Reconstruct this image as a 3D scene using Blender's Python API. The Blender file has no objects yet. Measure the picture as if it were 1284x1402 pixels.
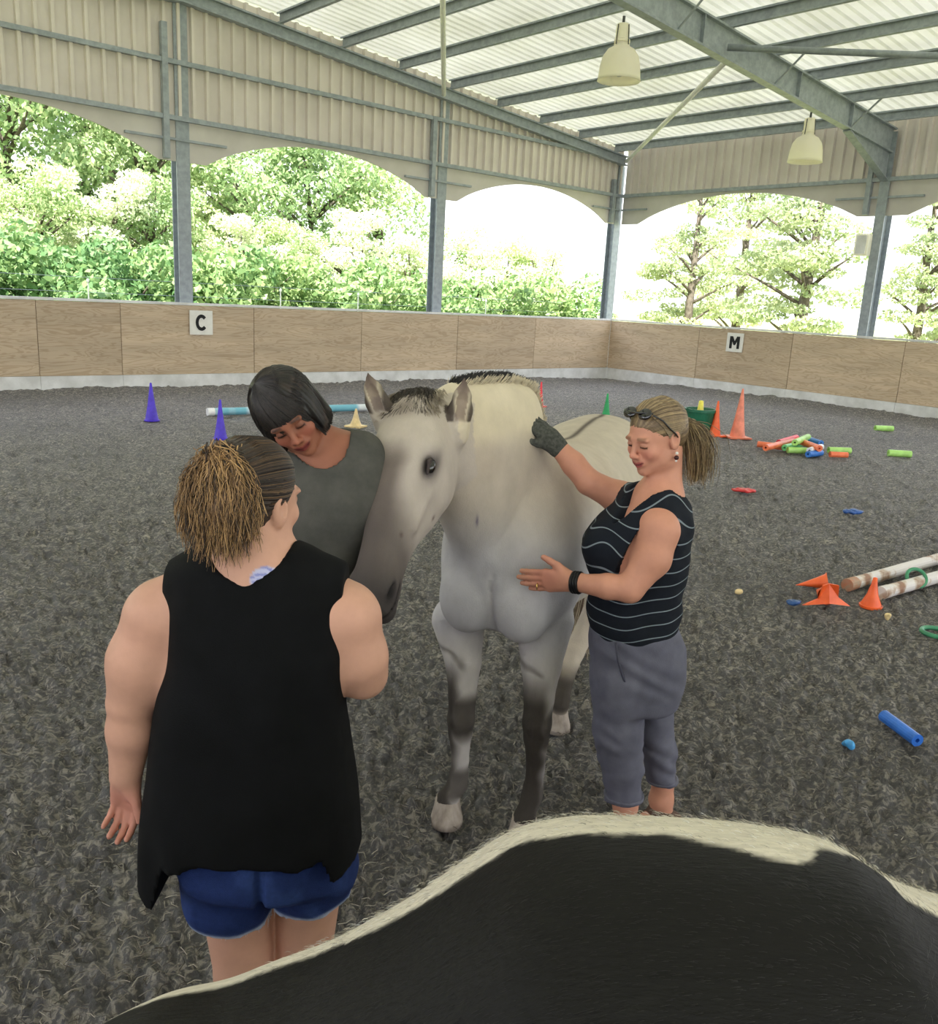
import bpy, math, random, numpy as np
from mathutils import Vector, Matrix
random.seed(7); rng = np.random.default_rng(7)
sc = bpy.context.scene
COL = sc.collection
# ------------------------------------------------------------------ camera, sky, sun, exposure
CAMH = 1.9
AZ = math.radians(48.9)          # heading of the arena's long side (X axis) seen from the camera heading
AXV = np.array([math.sin(AZ), math.cos(AZ), 0.0]); AYV = np.array([-math.cos(AZ), math.sin(AZ), 0.0])
PITCH, ROLL, FPX = math.radians(13.7), math.radians(3.05), 1202.0
_f = np.array([0, math.cos(PITCH), -math.sin(PITCH)]); _u = np.array([0, math.sin(PITCH), math.cos(PITCH)]); _r = np.array([1.0, 0, 0])
CR = math.cos(ROLL)*_r + math.sin(ROLL)*_u
CU = -math.sin(ROLL)*_r + math.cos(ROLL)*_u
def toA(p):                       # viewer frame (x right, y forward) -> arena frame
    p = np.asarray(p, float); return np.array([p @ AXV, p @ AYV, p[2]])
def P(x, y, Y):                   # where the sight line of a photo point meets the depth Y (viewer frame)
    d = _f + CR*(x-642)/FPX - CU*(y-701)/FPX
    return np.array([0, 0, CAMH]) + d*(Y/d[1])
def PG(x, y, z=0.0):              # ... meets the height z
    d = _f + CR*(x-642)/FPX - CU*(y-701)/FPX
    return np.array([0, 0, CAMH]) + d*((z-CAMH)/d[2])
VROT = math.atan2(-math.cos(AZ), math.sin(AZ))   # turn of the viewer frame in the arena frame
cam = bpy.data.objects.new('camera', bpy.data.cameras.new('camera')); COL.objects.link(cam)
cam.data.sensor_fit = 'HORIZONTAL'; cam.data.sensor_width = 36; cam.data.lens = 36*FPX/1284
cam.data.clip_start = 0.02; cam.data.clip_end = 400
mR, mU, mB = toA(CR), toA(CU), -toA(_f)
cam.matrix_world = Matrix(((mR[0], mU[0], mB[0], 0), (mR[1], mU[1], mB[1], 0), (mR[2], mU[2], mB[2], CAMH), (0, 0, 0, 1)))
sc.camera = cam
sc.view_settings.view_transform = 'Standard'; sc.view_settings.look = 'None'; sc.view_settings.gamma = 1
sc.view_settings.use_curve_mapping = False
sc.view_settings.exposure = 1.5
w = bpy.data.worlds.new('sky'); sc.world = w; w.use_nodes = True
nt = w.node_tree; nt.nodes.clear()
o = nt.nodes.new('ShaderNodeOutputWorld'); b = nt.nodes.new('ShaderNodeBackground')
tc = nt.nodes.new('ShaderNodeTexCoord'); sp = nt.nodes.new('ShaderNodeSeparateXYZ'); rmp = nt.nodes.new('ShaderNodeValToRGB')
rmp.color_ramp.elements[0].position = 0.0; rmp.color_ramp.elements[0].color = (0.95, 0.96, 1.0, 1)
rmp.color_ramp.elements[1].position = 1.0; rmp.color_ramp.elements[1].color = (0.72, 0.83, 1.0, 1)
nt.links.new(tc.outputs['Generated'], sp.inputs[0]); nt.links.new(sp.outputs['Z'], rmp.inputs[0])
nt.links.new(rmp.outputs[0], b.inputs[0]); b.inputs[1].default_value = 1.15
nt.links.new(b.outputs[0], o.inputs[0])
sl = bpy.data.lights.new('sun', 'SUN'); sl.energy = 6.5; sl.angle = math.radians(1.5); sl.color = (1, 0.96, 0.88)
so = bpy.data.objects.new('sun', sl); COL.objects.link(so); so.location = (0, 0, 30)
_sd = Vector((0.42, 0.42, -0.80)).normalized()    # travels away from the viewer, steeply down
so.rotation_euler = _sd.to_track_quat('-Z', 'Y').to_euler()

# ------------------------------------------------------------------ materials
def lin(c):
    c = np.asarray(c, float)/255.0
    return np.where(c <= 0.04045, c/12.92, ((c+0.055)/1.055)**2.4)
def node(nt, t, **kw):
    n = nt.nodes.new(t)
    for k, v in kw.items():
        if k.startswith('_'): setattr(n, k[1:], v)
        else: n.inputs[k.replace('__', ' ')].default_value = v
    return n
def newmat(name, rough=0.7, spec=0.3, metal=0.0):
    m = bpy.data.materials.new(name); m.use_nodes = True; t = m.node_tree
    bs = t.nodes['Principled BSDF']; bs.inputs['Roughness'].default_value = rough
    bs.inputs['Specular IOR Level'].default_value = spec; bs.inputs['Metallic'].default_value = metal
    return m, t, bs
def mat(name, c1, c2=None, scale=8.0, rough=0.7, spec=0.3, metal=0.0, bump=0.0, bscale=60.0, stretch=(1, 1, 1), detail=4, contrast=(0.35, 0.65), c3=None):
    """sRGB 0-255 colours mixed by noise in object space, with a fine bump"""
    m, t, bs = newmat(name, rough, spec, metal); L = t.links.new
    tcn = t.nodes.new('ShaderNodeTexCoord'); mp = t.nodes.new('ShaderNodeMapping'); mp.inputs['Scale'].default_value = stretch
    L(tcn.outputs['Object'], mp.inputs[0])
    if c2 is None: bs.inputs['Base Color'].default_value = (*lin(c1), 1)
    else:
        n = node(t, 'ShaderNodeTexNoise', Scale=scale, Detail=detail, Roughness=0.6); L(mp.outputs[0], n.inputs['Vector'])
        r = t.nodes.new('ShaderNodeValToRGB'); L(n.outputs['Fac'], r.inputs[0])
        r.color_ramp.elements[0].position = contrast[0]; r.color_ramp.elements[0].color = (*lin(c1), 1)
        r.color_ramp.elements[1].position = contrast[1]; r.color_ramp.elements[1].color = (*lin(c2), 1)
        if c3 is not None:
            e = r.color_ramp.elements.new(0.5*(contrast[0]+contrast[1])); e.color = (*lin(c3), 1)
        L(r.outputs[0], bs.inputs['Base Color'])
    if bump:
        n2 = node(t, 'ShaderNodeTexNoise', Scale=bscale, Detail=5.0, Roughness=0.65); L(mp.outputs[0], n2.inputs['Vector'])
        bp = node(t, 'ShaderNodeBump', Strength=bump, Distance=0.01); L(n2.outputs['Fac'], bp.inputs['Height']); L(bp.outputs[0], bs.inputs['Normal'])
    return m
def vmat(name, rough=0.6, spec=0.3, bump=0.15, bscale=120.0, var=0.12, vscale=30.0, stretch=(1, 1, 1), sss=0.0, stripes=False, sheen=0.0):
    """colour from the mesh's own paint attribute, varied by noise"""
    m, t, bs = newmat(name, rough, spec); L = t.links.new
    at = node(t, 'ShaderNodeAttribute', _attribute_name='Col')
    tcn = t.nodes.new('ShaderNodeTexCoord'); mp = t.nodes.new('ShaderNodeMapping'); mp.inputs['Scale'].default_value = stretch
    L(tcn.outputs['Object'], mp.inputs[0])
    n = node(t, 'ShaderNodeTexNoise', Scale=vscale, Detail=4.0, Roughness=0.6); L(mp.outputs[0], n.inputs['Vector'])
    mr = node(t, 'ShaderNodeMapRange'); L(n.outputs['Fac'], mr.inputs[0])
    mr.inputs[1].default_value = 0.3; mr.inputs[2].default_value = 0.7; mr.inputs[3].default_value = 1-var; mr.inputs[4].default_value = 1+var
    mx = node(t, 'ShaderNodeVectorMath', _operation='SCALE'); L(at.outputs['Color'], mx.inputs[0]); L(mr.outputs[0], mx.inputs['Scale'])
    src = mx.outputs[0]
    if stripes:
        a2 = node(t, 'ShaderNodeAttribute', _attribute_name='st')
        fr = node(t, 'ShaderNodeMath', _operation='FRACT'); L(a2.outputs['Fac'], fr.inputs[0])
        lt = node(t, 'ShaderNodeMath', _operation='LESS_THAN'); L(fr.outputs[0], lt.inputs[0]); lt.inputs[1].default_value = 0.085
        mm = node(t, 'ShaderNodeMix', _data_type='RGBA'); L(lt.outputs[0], mm.inputs[0]); L(src, mm.inputs[6]); mm.inputs[7].default_value = (*lin((124, 134, 142)), 1)
        src = mm.outputs[2]
    L(src, bs.inputs['Base Color'])
    if sss:
        bs.inputs['Subsurface Weight'].default_value = sss; bs.inputs['Subsurface Radius'].default_value = (0.02, 0.008, 0.004); bs.inputs['Subsurface Scale'].default_value = 0.5
    if sheen:
        bs.inputs['Sheen Weight'].default_value = sheen; bs.inputs['Sheen Roughness'].default_value = 0.4
    if bump:
        n2 = node(t, 'ShaderNodeTexNoise', Scale=bscale, Detail=4.0, Roughness=0.6); L(mp.outputs[0], n2.inputs['Vector'])
        bp = node(t, 'ShaderNodeBump', Strength=bump, Distance=0.004); L(n2.outputs['Fac'], bp.inputs['Height']); L(bp.outputs[0], bs.inputs['Normal'])
    return m

# ------------------------------------------------------------------ object helpers
def tag(o, label=None, cat=None, group=None, kind=None):
    if label: o['label'] = label
    if cat: o['category'] = cat
    if group: o['group'] = group
    if kind: o['kind'] = kind
    return o
def empty(name, loc=(0, 0, 0), rz=0.0):
    o = bpy.data.objects.new(name, None); COL.objects.link(o); o.location = loc; o.rotation_euler[2] = rz; o.empty_display_size = 0.1
    return o
def mesh(name, V, Fs, m, parent=None, smooth=False, loc=None, rz=None, col=None, st=None):
    me = bpy.data.meshes.new(name); V = np.asarray(V, np.float32)
    if isinstance(Fs, np.ndarray):
        tri = np.zeros((0, 3), int)
        if Fs.shape[1] == 4:
            dup = np.stack([Fs[:, i] == Fs[:, (i+1) % 4] for i in range(4)], 1); opp = (Fs[:, 0] == Fs[:, 2]) | (Fs[:, 1] == Fs[:, 3]); nd = dup.sum(1)
            tr_ = (nd == 1) & ~opp
            if tr_.any():
                q = Fs[tr_]; w_ = dup[tr_].argmax(1); tri = np.stack([q[np.arange(len(q)), (w_+1+i) % 4] for i in range(3)], 1)
            Fs = Fs[(nd == 0) & ~opp]
        nf, k = Fs.shape; nt_ = len(tri)
        me.vertices.add(len(V)); me.vertices.foreach_set('co', V.ravel())
        me.loops.add(nf*k+3*nt_); me.loops.foreach_set('vertex_index', np.concatenate([Fs.ravel(), tri.ravel()]).astype(np.int32))
        me.polygons.add(nf+nt_); me.polygons.foreach_set('loop_start', np.concatenate([np.arange(0, nf*k, k), nf*k+np.arange(0, nt_*3, 3)]).astype(np.int32))
        me.update(calc_edges=True)
    else: me.from_pydata(V.tolist(), [], Fs)
    if smooth: me.polygons.foreach_set('use_smooth', np.ones(len(me.polygons), bool))
    me.materials.append(m)
    if col is not None:
        a = me.color_attributes.new('Col', 'FLOAT_COLOR', 'POINT'); c = np.ones((len(V), 4), np.float32); c[:, :3] = col; a.data.foreach_set('color', c.ravel())
    if st is not None:
        a = me.attributes.new('st', 'FLOAT', 'POINT'); a.data.foreach_set('value', np.asarray(st, np.float32))
    me.validate(); me.update()
    o = bpy.data.objects.new(name, me); COL.objects.link(o)
    if parent is not None: o.parent = parent
    if loc is not None: o.location = loc
    if rz is not None: o.rotation_euler[2] = rz
    return o
def copy_tree(o, parent=None):
    c = o.copy(); COL.objects.link(c); c.parent = parent
    for ch in [x for x in COL.objects if x.parent == o and x != c]: copy_tree(ch, c)
    return c
class MB:                                     # plain mesh builder
    def __init__(s): s.V = []; s.F = []
    def add(s, V, Fs):
        n = len(s.V); s.V += [tuple(map(float, v)) for v in V]; s.F += [tuple(i+n for i in f) for f in Fs]; return s
    def box(s, lo, hi, bev=0.0):
        x0, y0, z0 = lo; x1, y1, z1 = hi
        s.add([(x0, y0, z0), (x1, y0, z0), (x1, y1, z0), (x0, y1, z0), (x0, y0, z1), (x1, y0, z1), (x1, y1, z1), (x0, y1, z1)],
              [(0, 3, 2, 1), (4, 5, 6, 7), (0, 1, 5, 4), (1, 2, 6, 5), (2, 3, 7, 6), (3, 0, 4, 7)]); return s
    def prism(s, prof, A, B, up=(0, 0, 1)):
        """extrude a closed 2-D profile (side, up) from A to B"""
        A = np.array(A, float); B = np.array(B, float); d = (B-A)/np.linalg.norm(B-A); up = np.array(up, float)
        sd = np.cross(d, up); sd /= np.linalg.norm(sd); u2 = np.cross(sd, d); n = len(prof)
        V = [A+sd*p[0]+u2*p[1] for p in prof] + [B+sd*p[0]+u2*p[1] for p in prof]
        s.add(V, [tuple(range(n))[::-1], tuple(range(n, 2*n))] + [(i, (i+1) % n, n+(i+1) % n, n+i) for i in range(n)]); return s
    def lathe(s, prof, seg=20, c=(0, 0, 0)):
        n = len(prof); V = []; Fs = []
        for k in range(seg):
            a = 2*math.pi*k/seg
            for r, z in prof: V.append((c[0]+r*math.cos(a), c[1]+r*math.sin(a), c[2]+z))
        for k in range(seg):
            k2 = (k+1) % seg
            for i in range(n-1): Fs.append((k*n+i, k2*n+i, k2*n+i+1, k*n+i+1))
        s.add(V, Fs); return s
    def tube(s, pts, r, seg=8, cap=True):
        pts = [np.array(p, float) for p in pts]; n = len(pts); rr = r if hasattr(r, '__len__') else [r]*n
        V = []; Fs = []; ref = np.array([0.13, 0.21, 0.97])
        for i, p in enumerate(pts):
            d = pts[min(i+1, n-1)]-pts[max(i-1, 0)]; d /= np.linalg.norm(d)+1e-9
            a = np.cross(d, ref)
            if np.linalg.norm(a) < 1e-3: a = np.cross(d, (1, 0, 0))
            a /= np.linalg.norm(a); b2 = np.cross(d, a)
            for k in range(seg):
                t = 2*math.pi*k/seg; V.append(p+rr[i]*(a*math.cos(t)+b2*math.sin(t)))
        for i in range(n-1):
            for k in range(seg): Fs.append((i*seg+k, i*seg+(k+1) % seg, (i+1)*seg+(k+1) % seg, (i+1)*seg+k))
        if cap: Fs += [tuple(range(seg))[::-1], tuple(range((n-1)*seg, n*seg))]
        s.add(V, Fs); return s
    def build(s, name, m, parent=None, smooth=False, loc=None, rz=None):
        o = mesh(name, s.V, s.F, m, parent, smooth, loc, rz); return o

# ------------------------------------------------------------------ implicit-surface modeller
def _h3(i, j, k, seed):
    n = (i*374761393 + j*668265263 + k*1274126177 + seed*974634777) & 0xffffffff
    n = ((n ^ (n >> 13))*1274126177) & 0xffffffff
    return ((n ^ (n >> 16)) & 0xffff)/65535.0
def vnoise(x, y, z, seed=0):
    x, y, z = np.broadcast_arrays(x, y, z)
    xi = np.floor(x).astype(np.int64); yi = np.floor(y).astype(np.int64); zi = np.floor(z).astype(np.int64)
    fx = x-xi; fy = y-yi; fz = z-zi; fx = fx*fx*(3-2*fx); fy = fy*fy*(3-2*fy); fz = fz*fz*(3-2*fz)
    r = 0
    for a in (0, 1):
        for b_ in (0, 1):
            for c in (0, 1):
                r = r + _h3(xi+a, yi+b_, zi+c, seed)*(fx if a else 1-fx)*(fy if b_ else 1-fy)*(fz if c else 1-fz)
    return r*2-1
def n2(x, y, seed=0): return vnoise(x, y, np.zeros_like(x)+0.5, seed)
def unit(v): v = np.asarray(v, float); return v/np.linalg.norm(v)
def frame(fwd, up):                       # columns x(right of the body), y(forward), z(up)
    y = unit(fwd); x = unit(np.cross(y, up)); z = np.cross(x, y); return np.stack([x, y, z], 1)
def spline(ks, vs, n=200):
    ks = np.asarray(ks, float); vs = np.asarray(vs, float); m = np.gradient(vs, ks)
    t = np.linspace(ks[0], ks[-1], n); i = np.clip(np.searchsorted(ks, t)-1, 0, len(ks)-2)
    h = ks[i+1]-ks[i]; u = (t-ks[i])/h
    return t, (2*u**3-3*u**2+1)*vs[i]+(u**3-2*u**2+u)*h*m[i]+(-2*u**3+3*u**2)*vs[i+1]+(u**3-u**2)*h*m[i+1]
class Shape:
    def __init__(s): s.ops = []; s.O = np.zeros(3); s.R = np.eye(3); s.sc = 1.0
    def at(s, O=(0, 0, 0), R=None, sc=1.0): s.O = np.asarray(O, float); s.R = np.eye(3) if R is None else R; s.sc = sc; return s
    def _p(s, p): return s.O + s.R @ (np.asarray(p, float)*s.sc)
    def _add(s, lo, hi, fn, k, op): s.ops.append((np.asarray(lo, float), np.asarray(hi, float), fn, k, op)); return s
    def cone(s, A, B, ra, rb=None, k=0.02, op='u', flat=None):
        A = s._p(A); B = s._p(B); ra *= s.sc; rb = ra if rb is None else rb*s.sc; k *= s.sc
        ab = B-A; L2 = float(ab@ab)+1e-12
        if flat is not None: fw = unit(s.R @ np.asarray(flat[0], float)); ff = flat[1]
        def fn(X, Y, Z):
            px, py, pz = X-A[0], Y-A[1], Z-A[2]
            t = np.clip((px*ab[0]+py*ab[1]+pz*ab[2])/L2, 0, 1)
            qx, qy, qz = px-t*ab[0], py-t*ab[1], pz-t*ab[2]
            if flat is not None:
                dd = (qx*fw[0]+qy*fw[1]+qz*fw[2])*(1/ff-1); qx = qx+dd*fw[0]; qy = qy+dd*fw[1]; qz = qz+dd*fw[2]
                return (np.sqrt(qx*qx+qy*qy+qz*qz)-(ra+(rb-ra)*t))*min(1, ff*1.3)
            return np.sqrt(qx*qx+qy*qy+qz*qz)-(ra+(rb-ra)*t)
        r = max(ra, rb)*(1 if flat is None else max(1, flat[1]))
        return s._add(np.minimum(A, B)-r, np.maximum(A, B)+r, fn, k, op)
    def chain(s, pts, k=0.02, op='u', flat=None):
        for a, c in zip(pts[:-1], pts[1:]): s.cone(a[:3], c[:3], a[3], c[3], k, op, flat)
        return s
    def ell(s, C, rad, R=None, k=0.02, op='u'):
        C = s._p(C); rad = np.asarray(rad, float)*s.sc; M = s.R if R is None else s.R @ R; k *= s.sc
        def fn(X, Y, Z):
            px, py, pz = X-C[0], Y-C[1], Z-C[2]; k0 = 0; k1 = 0
            for i in range(3):
                u = (px*M[0, i]+py*M[1, i]+pz*M[2, i])/rad[i]; k0 = k0+u*u; k1 = k1+(u/rad[i])**2
            k0 = np.sqrt(k0); return k0*(k0-1)/np.sqrt(k1+1e-9)
        ext = np.sqrt(((M*rad)**2).sum(1)); return s._add(C-ext, C+ext, fn, k, op)
    def loft(s, st, D=(0, 0, 1), S=(1, 0, 0), O=(0, 0, 0), k=0.02, op='u', ex=2.3, capr=0.02):
        """st rows: s, cu, cv, u+, u-, v+, v-   (u along S, v along D x S)"""
        st = np.asarray(st, float); D = s.R @ unit(D); S = s.R @ unit(S); S = unit(S-D*(S@D)); T = np.cross(D, S); O = s._p(O)
        st = st*s.sc; k *= s.sc; cols = [spline(st[:, 0], st[:, i]) for i in range(1, 7)]; tt = cols[0][0]; s0, s1 = tt[0], tt[-1]
        pts = []
        for r in st:
            for su in (r[3], -r[4]):
                for sv in (r[5], -r[6]): pts.append(O+D*r[0]+S*(r[1]+su)+T*(r[2]+sv))
        pts = np.array(pts)
        def fn(X, Y, Z):
            px, py, pz = X-O[0], Y-O[1], Z-O[2]
            a = px*D[0]+py*D[1]+pz*D[2]; u = px*S[0]+py*S[1]+pz*S[2]; v = px*T[0]+py*T[1]+pz*T[2]
            a, u, v = np.broadcast_arrays(a, u, v)
            ii = (np.clip((a-s0)/(s1-s0), 0, 1)*(len(tt)-1)).astype(np.float32); i0 = np.minimum(ii.astype(np.int32), len(tt)-2); fr = ii-i0
            g = [c[1][i0]*(1-fr)+c[1][i0+1]*fr for c in cols]
            u = u-g[0]; v = v-g[1]
            uu = np.abs(u)/np.maximum(np.where(u > 0, g[2], g[3]), 1e-4); vv = np.abs(v)/np.maximum(np.where(v > 0, g[4], g[5]), 1e-4)
            k0 = (uu**ex+vv**ex)**(1/ex)+1e-5; rr = np.sqrt(u*u+v*v)
            d = rr*(1-1/k0); d = np.where(rr < 1e-3, -0.02, d)
            e = np.maximum(s0-a, a-s1)
            q = capr; dd = np.maximum(d+q, 0); ee = np.maximum(e+q, 0)
            return np.minimum(np.maximum(d, e)+q, 0)*1.0 + np.sqrt(dd*dd+ee*ee)-q - 0*e
        return s._add(pts.min(0), pts.max(0), fn, k, op)
    def func(s, lo, hi, fn, k=0, op='u'): return s._add(lo, hi, fn, k, op)
    def evalg(s, lo, hi, r, ops=None):
        lo = np.asarray(lo, float); hi = np.asarray(hi, float)
        n = np.ceil((hi-lo)/r).astype(int)+1
        ax = [(lo[i]+r*np.arange(n[i])).astype(np.float32) for i in range(3)]
        d = np.full(n, 0.5, np.float32)
        for (a, b_, fn, k, op) in s.ops:
            if op == 'all': i0 = np.zeros(3, int); i1 = n
            else:
                m = k+3*r; i0 = np.clip(np.floor((a-m-lo)/r).astype(int), 0, n); i1 = np.clip(np.ceil((b_+m-lo)/r).astype(int)+1, 0, n)
            if (i1 <= i0).any(): continue
            w_ = tuple(slice(i0[i], i1[i]) for i in range(3))
            X = ax[0][w_[0]][:, None, None]; Y = ax[1][w_[1]][None, :, None]; Z = ax[2][w_[2]][None, None, :]
            A_ = d[w_]
            if op == 'all': d[w_] = fn(A_, X, Y, Z); continue
            B_ = fn(X, Y, Z).astype(np.float32)
            if op == 's': B_ = -B_
            if op == 'u':
                o_ = np.minimum(A_, B_)
                if k: hh = np.maximum(k-np.abs(A_-B_), 0)/k; o_ = o_-hh*hh*k*0.25
            else:                                           # 's' cut away, 'i' keep inside (window only for s)
                o_ = np.maximum(A_, B_)
                if k: hh = np.maximum(k-np.abs(A_-B_), 0)/k; o_ = o_+hh*hh*k*0.25
            d[w_] = o_
        return lo, d
    def mesh(s, r, fine=(), lo=None, hi=None):
        if lo is None:
            us = [q for q in s.ops if q[4] == 'u']; lo = np.min([q[0] for q in us], 0)-0.03; hi = np.max([q[1] for q in us], 0)+0.03
        lo0, d = s.evalg(lo, hi, r); V, Q = nets(lo0, r, d); Vs = [V]; Qs = []
        keep = np.ones(len(Q), bool)
        for (fl, fh, fr) in fine:
            fl = np.asarray(fl, float); fh = np.asarray(fh, float)
            ins = ((V > fl+0.1*r) & (V < fh-0.1*r)).all(1); keep &= ~ins[Q].any(1)
        Qs.append(Q[keep]); off = len(V)
        for (fl, fh, fr) in fine:
            l2, d2 = s.evalg(fl, fh, fr); V2, Q2 = nets(l2, fr, d2); Vs.append(V2); Qs.append(Q2+off); off += len(V2)
        V = np.concatenate(Vs); Q = np.concatenate(Qs)
        if fine:                                # weld the finer regions (head, hands) to the rest
            nc = len(Vs[0]); E = np.sort(np.concatenate([Q[:, [i, (i+1) % 4]] for i in range(4)]), 1); E, ct = np.unique(E, axis=0, return_counts=True)
            bv = np.unique(E[ct == 1]); cb = bv[bv < nc]; fb = bv[bv >= nc]; mp = np.arange(len(V))
            from mathutils.kdtree import KDTree
            kd = KDTree(len(cb))
            for n_, i in enumerate(cb): kd.insert(V[i], int(i))
            kd.balance()
            if len(cb):
                for i in fb:
                    _, j, ds = kd.find(V[i])
                    if ds < 2.5*r: mp[i] = j
            Q = mp[Q]
        used = np.zeros(len(V), bool); used[Q.ravel()] = True
        mp = np.cumsum(used)-1; return V[used], mp[Q]
def nets(lo, r, d):
    s = d < 0; nx, ny, nz = d.shape
    c = s[:-1, :-1, :-1].astype(np.int8)
    for a, b_, e in ((1, 0, 0), (0, 1, 0), (0, 0, 1), (1, 1, 0), (1, 0, 1), (0, 1, 1), (1, 1, 1)):
        c = c+s[a:nx-1+a, b_:ny-1+b_, e:nz-1+e]
    I, J, K = np.nonzero((c > 0) & (c < 8)); idx = np.full((nx-1, ny-1, nz-1), -1, np.int32); idx[I, J, K] = np.arange(len(I))
    off = np.array([(a, b_, e) for a in (0, 1) for b_ in (0, 1) for e in (0, 1)])
    vals = np.stack([d[I+o_[0], J+o_[1], K+o_[2]] for o_ in off], 1)
    acc = np.zeros((len(I), 3)); cnt = np.zeros(len(I))
    for a in range(8):
        for b_ in range(a+1, 8):
            if np.abs(off[a]-off[b_]).sum() != 1: continue
            va, vb = vals[:, a], vals[:, b_]; m = (va < 0) != (vb < 0)
            t = np.where(m, va/np.where(m, va-vb, 1), 0)
            acc += np.where(m[:, None], off[a]+t[:, None]*(off[b_]-off[a]), 0); cnt += m
    V = lo+r*(np.stack([I, J, K], 1)+acc/np.maximum(cnt, 1)[:, None])
    Qs = []
    for axn in range(3):
        sl0 = [slice(None)]*3; sl1 = [slice(None)]*3; sl0[axn] = slice(0, -1); sl1[axn] = slice(1, None)
        A_ = s[tuple(sl0)]; B_ = s[tuple(sl1)]; X_ = np.argwhere(A_ != B_); o1, o2 = (axn+1) % 3, (axn+2) % 3
        lim = np.array([nx-1, ny-1, nz-1])
        ok = (X_[:, o1] > 0) & (X_[:, o2] > 0) & (X_[:, o1] < lim[o1]) & (X_[:, o2] < lim[o2]) & (X_[:, axn] < lim[axn]); X_ = X_[ok]
        e1 = np.zeros(3, int); e1[o1] = 1; e2 = np.zeros(3, int); e2[o2] = 1
        g = lambda q: idx[q[:, 0], q[:, 1], q[:, 2]]
        q = np.stack([g(X_-e1-e2), g(X_-e2), g(X_), g(X_-e1)], 1)
        flip = ~s[X_[:, 0], X_[:, 1], X_[:, 2]]; q[flip] = q[flip][:, ::-1]; Qs.append(q)
    return V, np.concatenate(Qs)
def put(name, VQ, base, m, parent=None, colf=None, stf=None):
    """a mesh modelled in the viewer frame, stored about its thing's base"""
    V, Q = VQ
    c = None
    if colf is not None: c = lin(colf(V)) if not isinstance(colf, tuple) else np.tile(lin(colf), (len(V), 1))
    s_ = stf(V) if stf is not None else None
    return mesh(name, V-np.asarray(base), Q, m, parent, True, col=c, st=s_)
def vthing(name, base, label, cat, group=None):
    o = empty(name, toA(base), VROT); tag(o, label, cat, group); return o
def strands(name, G, r0, m, parent=None, base=(0, 0, 0), col=None, r1=0.3, sides=3):
    """G (n, k, 3) polylines -> thin tapered tubes in one mesh; col (n,3) sRGB"""
    G = np.asarray(G, float); n, k, _ = G.shape; d = np.gradient(G, axis=1); d /= np.linalg.norm(d, axis=2, keepdims=True)+1e-9
    ref = np.tile(unit([0.31, 0.17, 0.93]), (n, k, 1)); a = np.cross(d, ref); a /= np.linalg.norm(a, axis=2, keepdims=True)+1e-9; b_ = np.cross(d, a)
    rr = (np.asarray(r0).reshape(-1, 1)*np.ones((n, 1)))*np.linspace(1, r1, k)[None, :]
    th = 2*math.pi*np.arange(sides)/sides
    V = G[:, :, None, :]+rr[:, :, None, None]*(a[:, :, None, :]*np.cos(th)[None, None, :, None]+b_[:, :, None, :]*np.sin(th)[None, None, :, None])
    V = V.reshape(-1, 3)-np.asarray(base); ii = np.arange(n)[:, None, None]*k*sides+np.arange(k-1)[None, :, None]*sides
    s0 = np.arange(sides)[None, None, :]; s1 = (s0+1) % sides
    Q = np.stack([ii+s0, ii+s1, ii+sides+s1, ii+sides+s0], 3).reshape(-1, 4)
    c = None if col is None else np.repeat(lin(col), k*sides, axis=0)
    return mesh(name, V, Q, m, parent, True, col=c)
# ------------------------------------------------------------------ materials of the place
def rot_noise_wood():
    m, t, bs = newmat('plywood', 0.75, 0.2); L = t.links.new
    tcn = t.nodes.new('ShaderNodeTexCoord'); mp = t.nodes.new('ShaderNodeMapping'); mp.inputs['Scale'].default_value = (0.6, 0.6, 4.2); L(tcn.outputs['Object'], mp.inputs[0])
    oi = t.nodes.new('ShaderNodeObjectInfo')
    va = node(t, 'ShaderNodeVectorMath', _operation='MULTIPLY_ADD'); L(oi.outputs['Random'], va.inputs[0]); va.inputs[1].default_value = (13, 7, 5); L(mp.outputs[0], va.inputs[2])
    n = node(t, 'ShaderNodeTexNoise', Scale=1.6, Detail=3.0, Distortion=0.8); L(va.outputs[0], n.inputs['Vector'])
    sn = node(t, 'ShaderNodeMath', _operation='MULTIPLY'); L(n.outputs['Fac'], sn.inputs[0]); sn.inputs[1].default_value = 60.0
    s2 = node(t, 'ShaderNodeMath', _operation='SINE'); L(sn.outputs[0], s2.inputs[0])
    r = t.nodes.new('ShaderNodeValToRGB'); mr = node(t, 'ShaderNodeMapRange'); L(s2.outputs[0], mr.inputs[0]); mr.inputs[1].default_value = -1.0; L(mr.outputs[0], r.inputs[0])
    r.color_ramp.elements[0].position = 0.12; r.color_ramp.elements[0].color = (*lin((186, 164, 138)), 1)
    r.color_ramp.elements[1].position = 0.45; r.color_ramp.elements[1].color = (*lin((201, 181, 156)), 1)
    big = node(t, 'ShaderNodeTexNoise', Scale=1.3, Detail=5.0); L(va.outputs[0], big.inputs['Vector'])
    mr2 = node(t, 'ShaderNodeMapRange'); L(big.outputs['Fac'], mr2.inputs[0]); mr2.inputs[1].default_value = 0.3; mr2.inputs[2].default_value = 0.7; mr2.inputs[3].default_value = 0.86; mr2.inputs[4].default_value = 1.1
    tn = node(t, 'ShaderNodeMapRange'); L(oi.outputs['Random'], tn.inputs[0]); tn.inputs[3].default_value = 0.9; tn.inputs[4].default_value = 1.1
    mm = node(t, 'ShaderNodeMath', _operation='MULTIPLY'); L(mr2.outputs[0], mm.inputs[0]); L(tn.outputs[0], mm.inputs[1])
    sc2 = node(t, 'ShaderNodeVectorMath', _operation='SCALE'); L(r.outputs[0], sc2.inputs[0]); L(mm.outputs[0], sc2.inputs['Scale']); L(sc2.outputs[0], bs.inputs['Base Color'])
    return m
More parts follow.
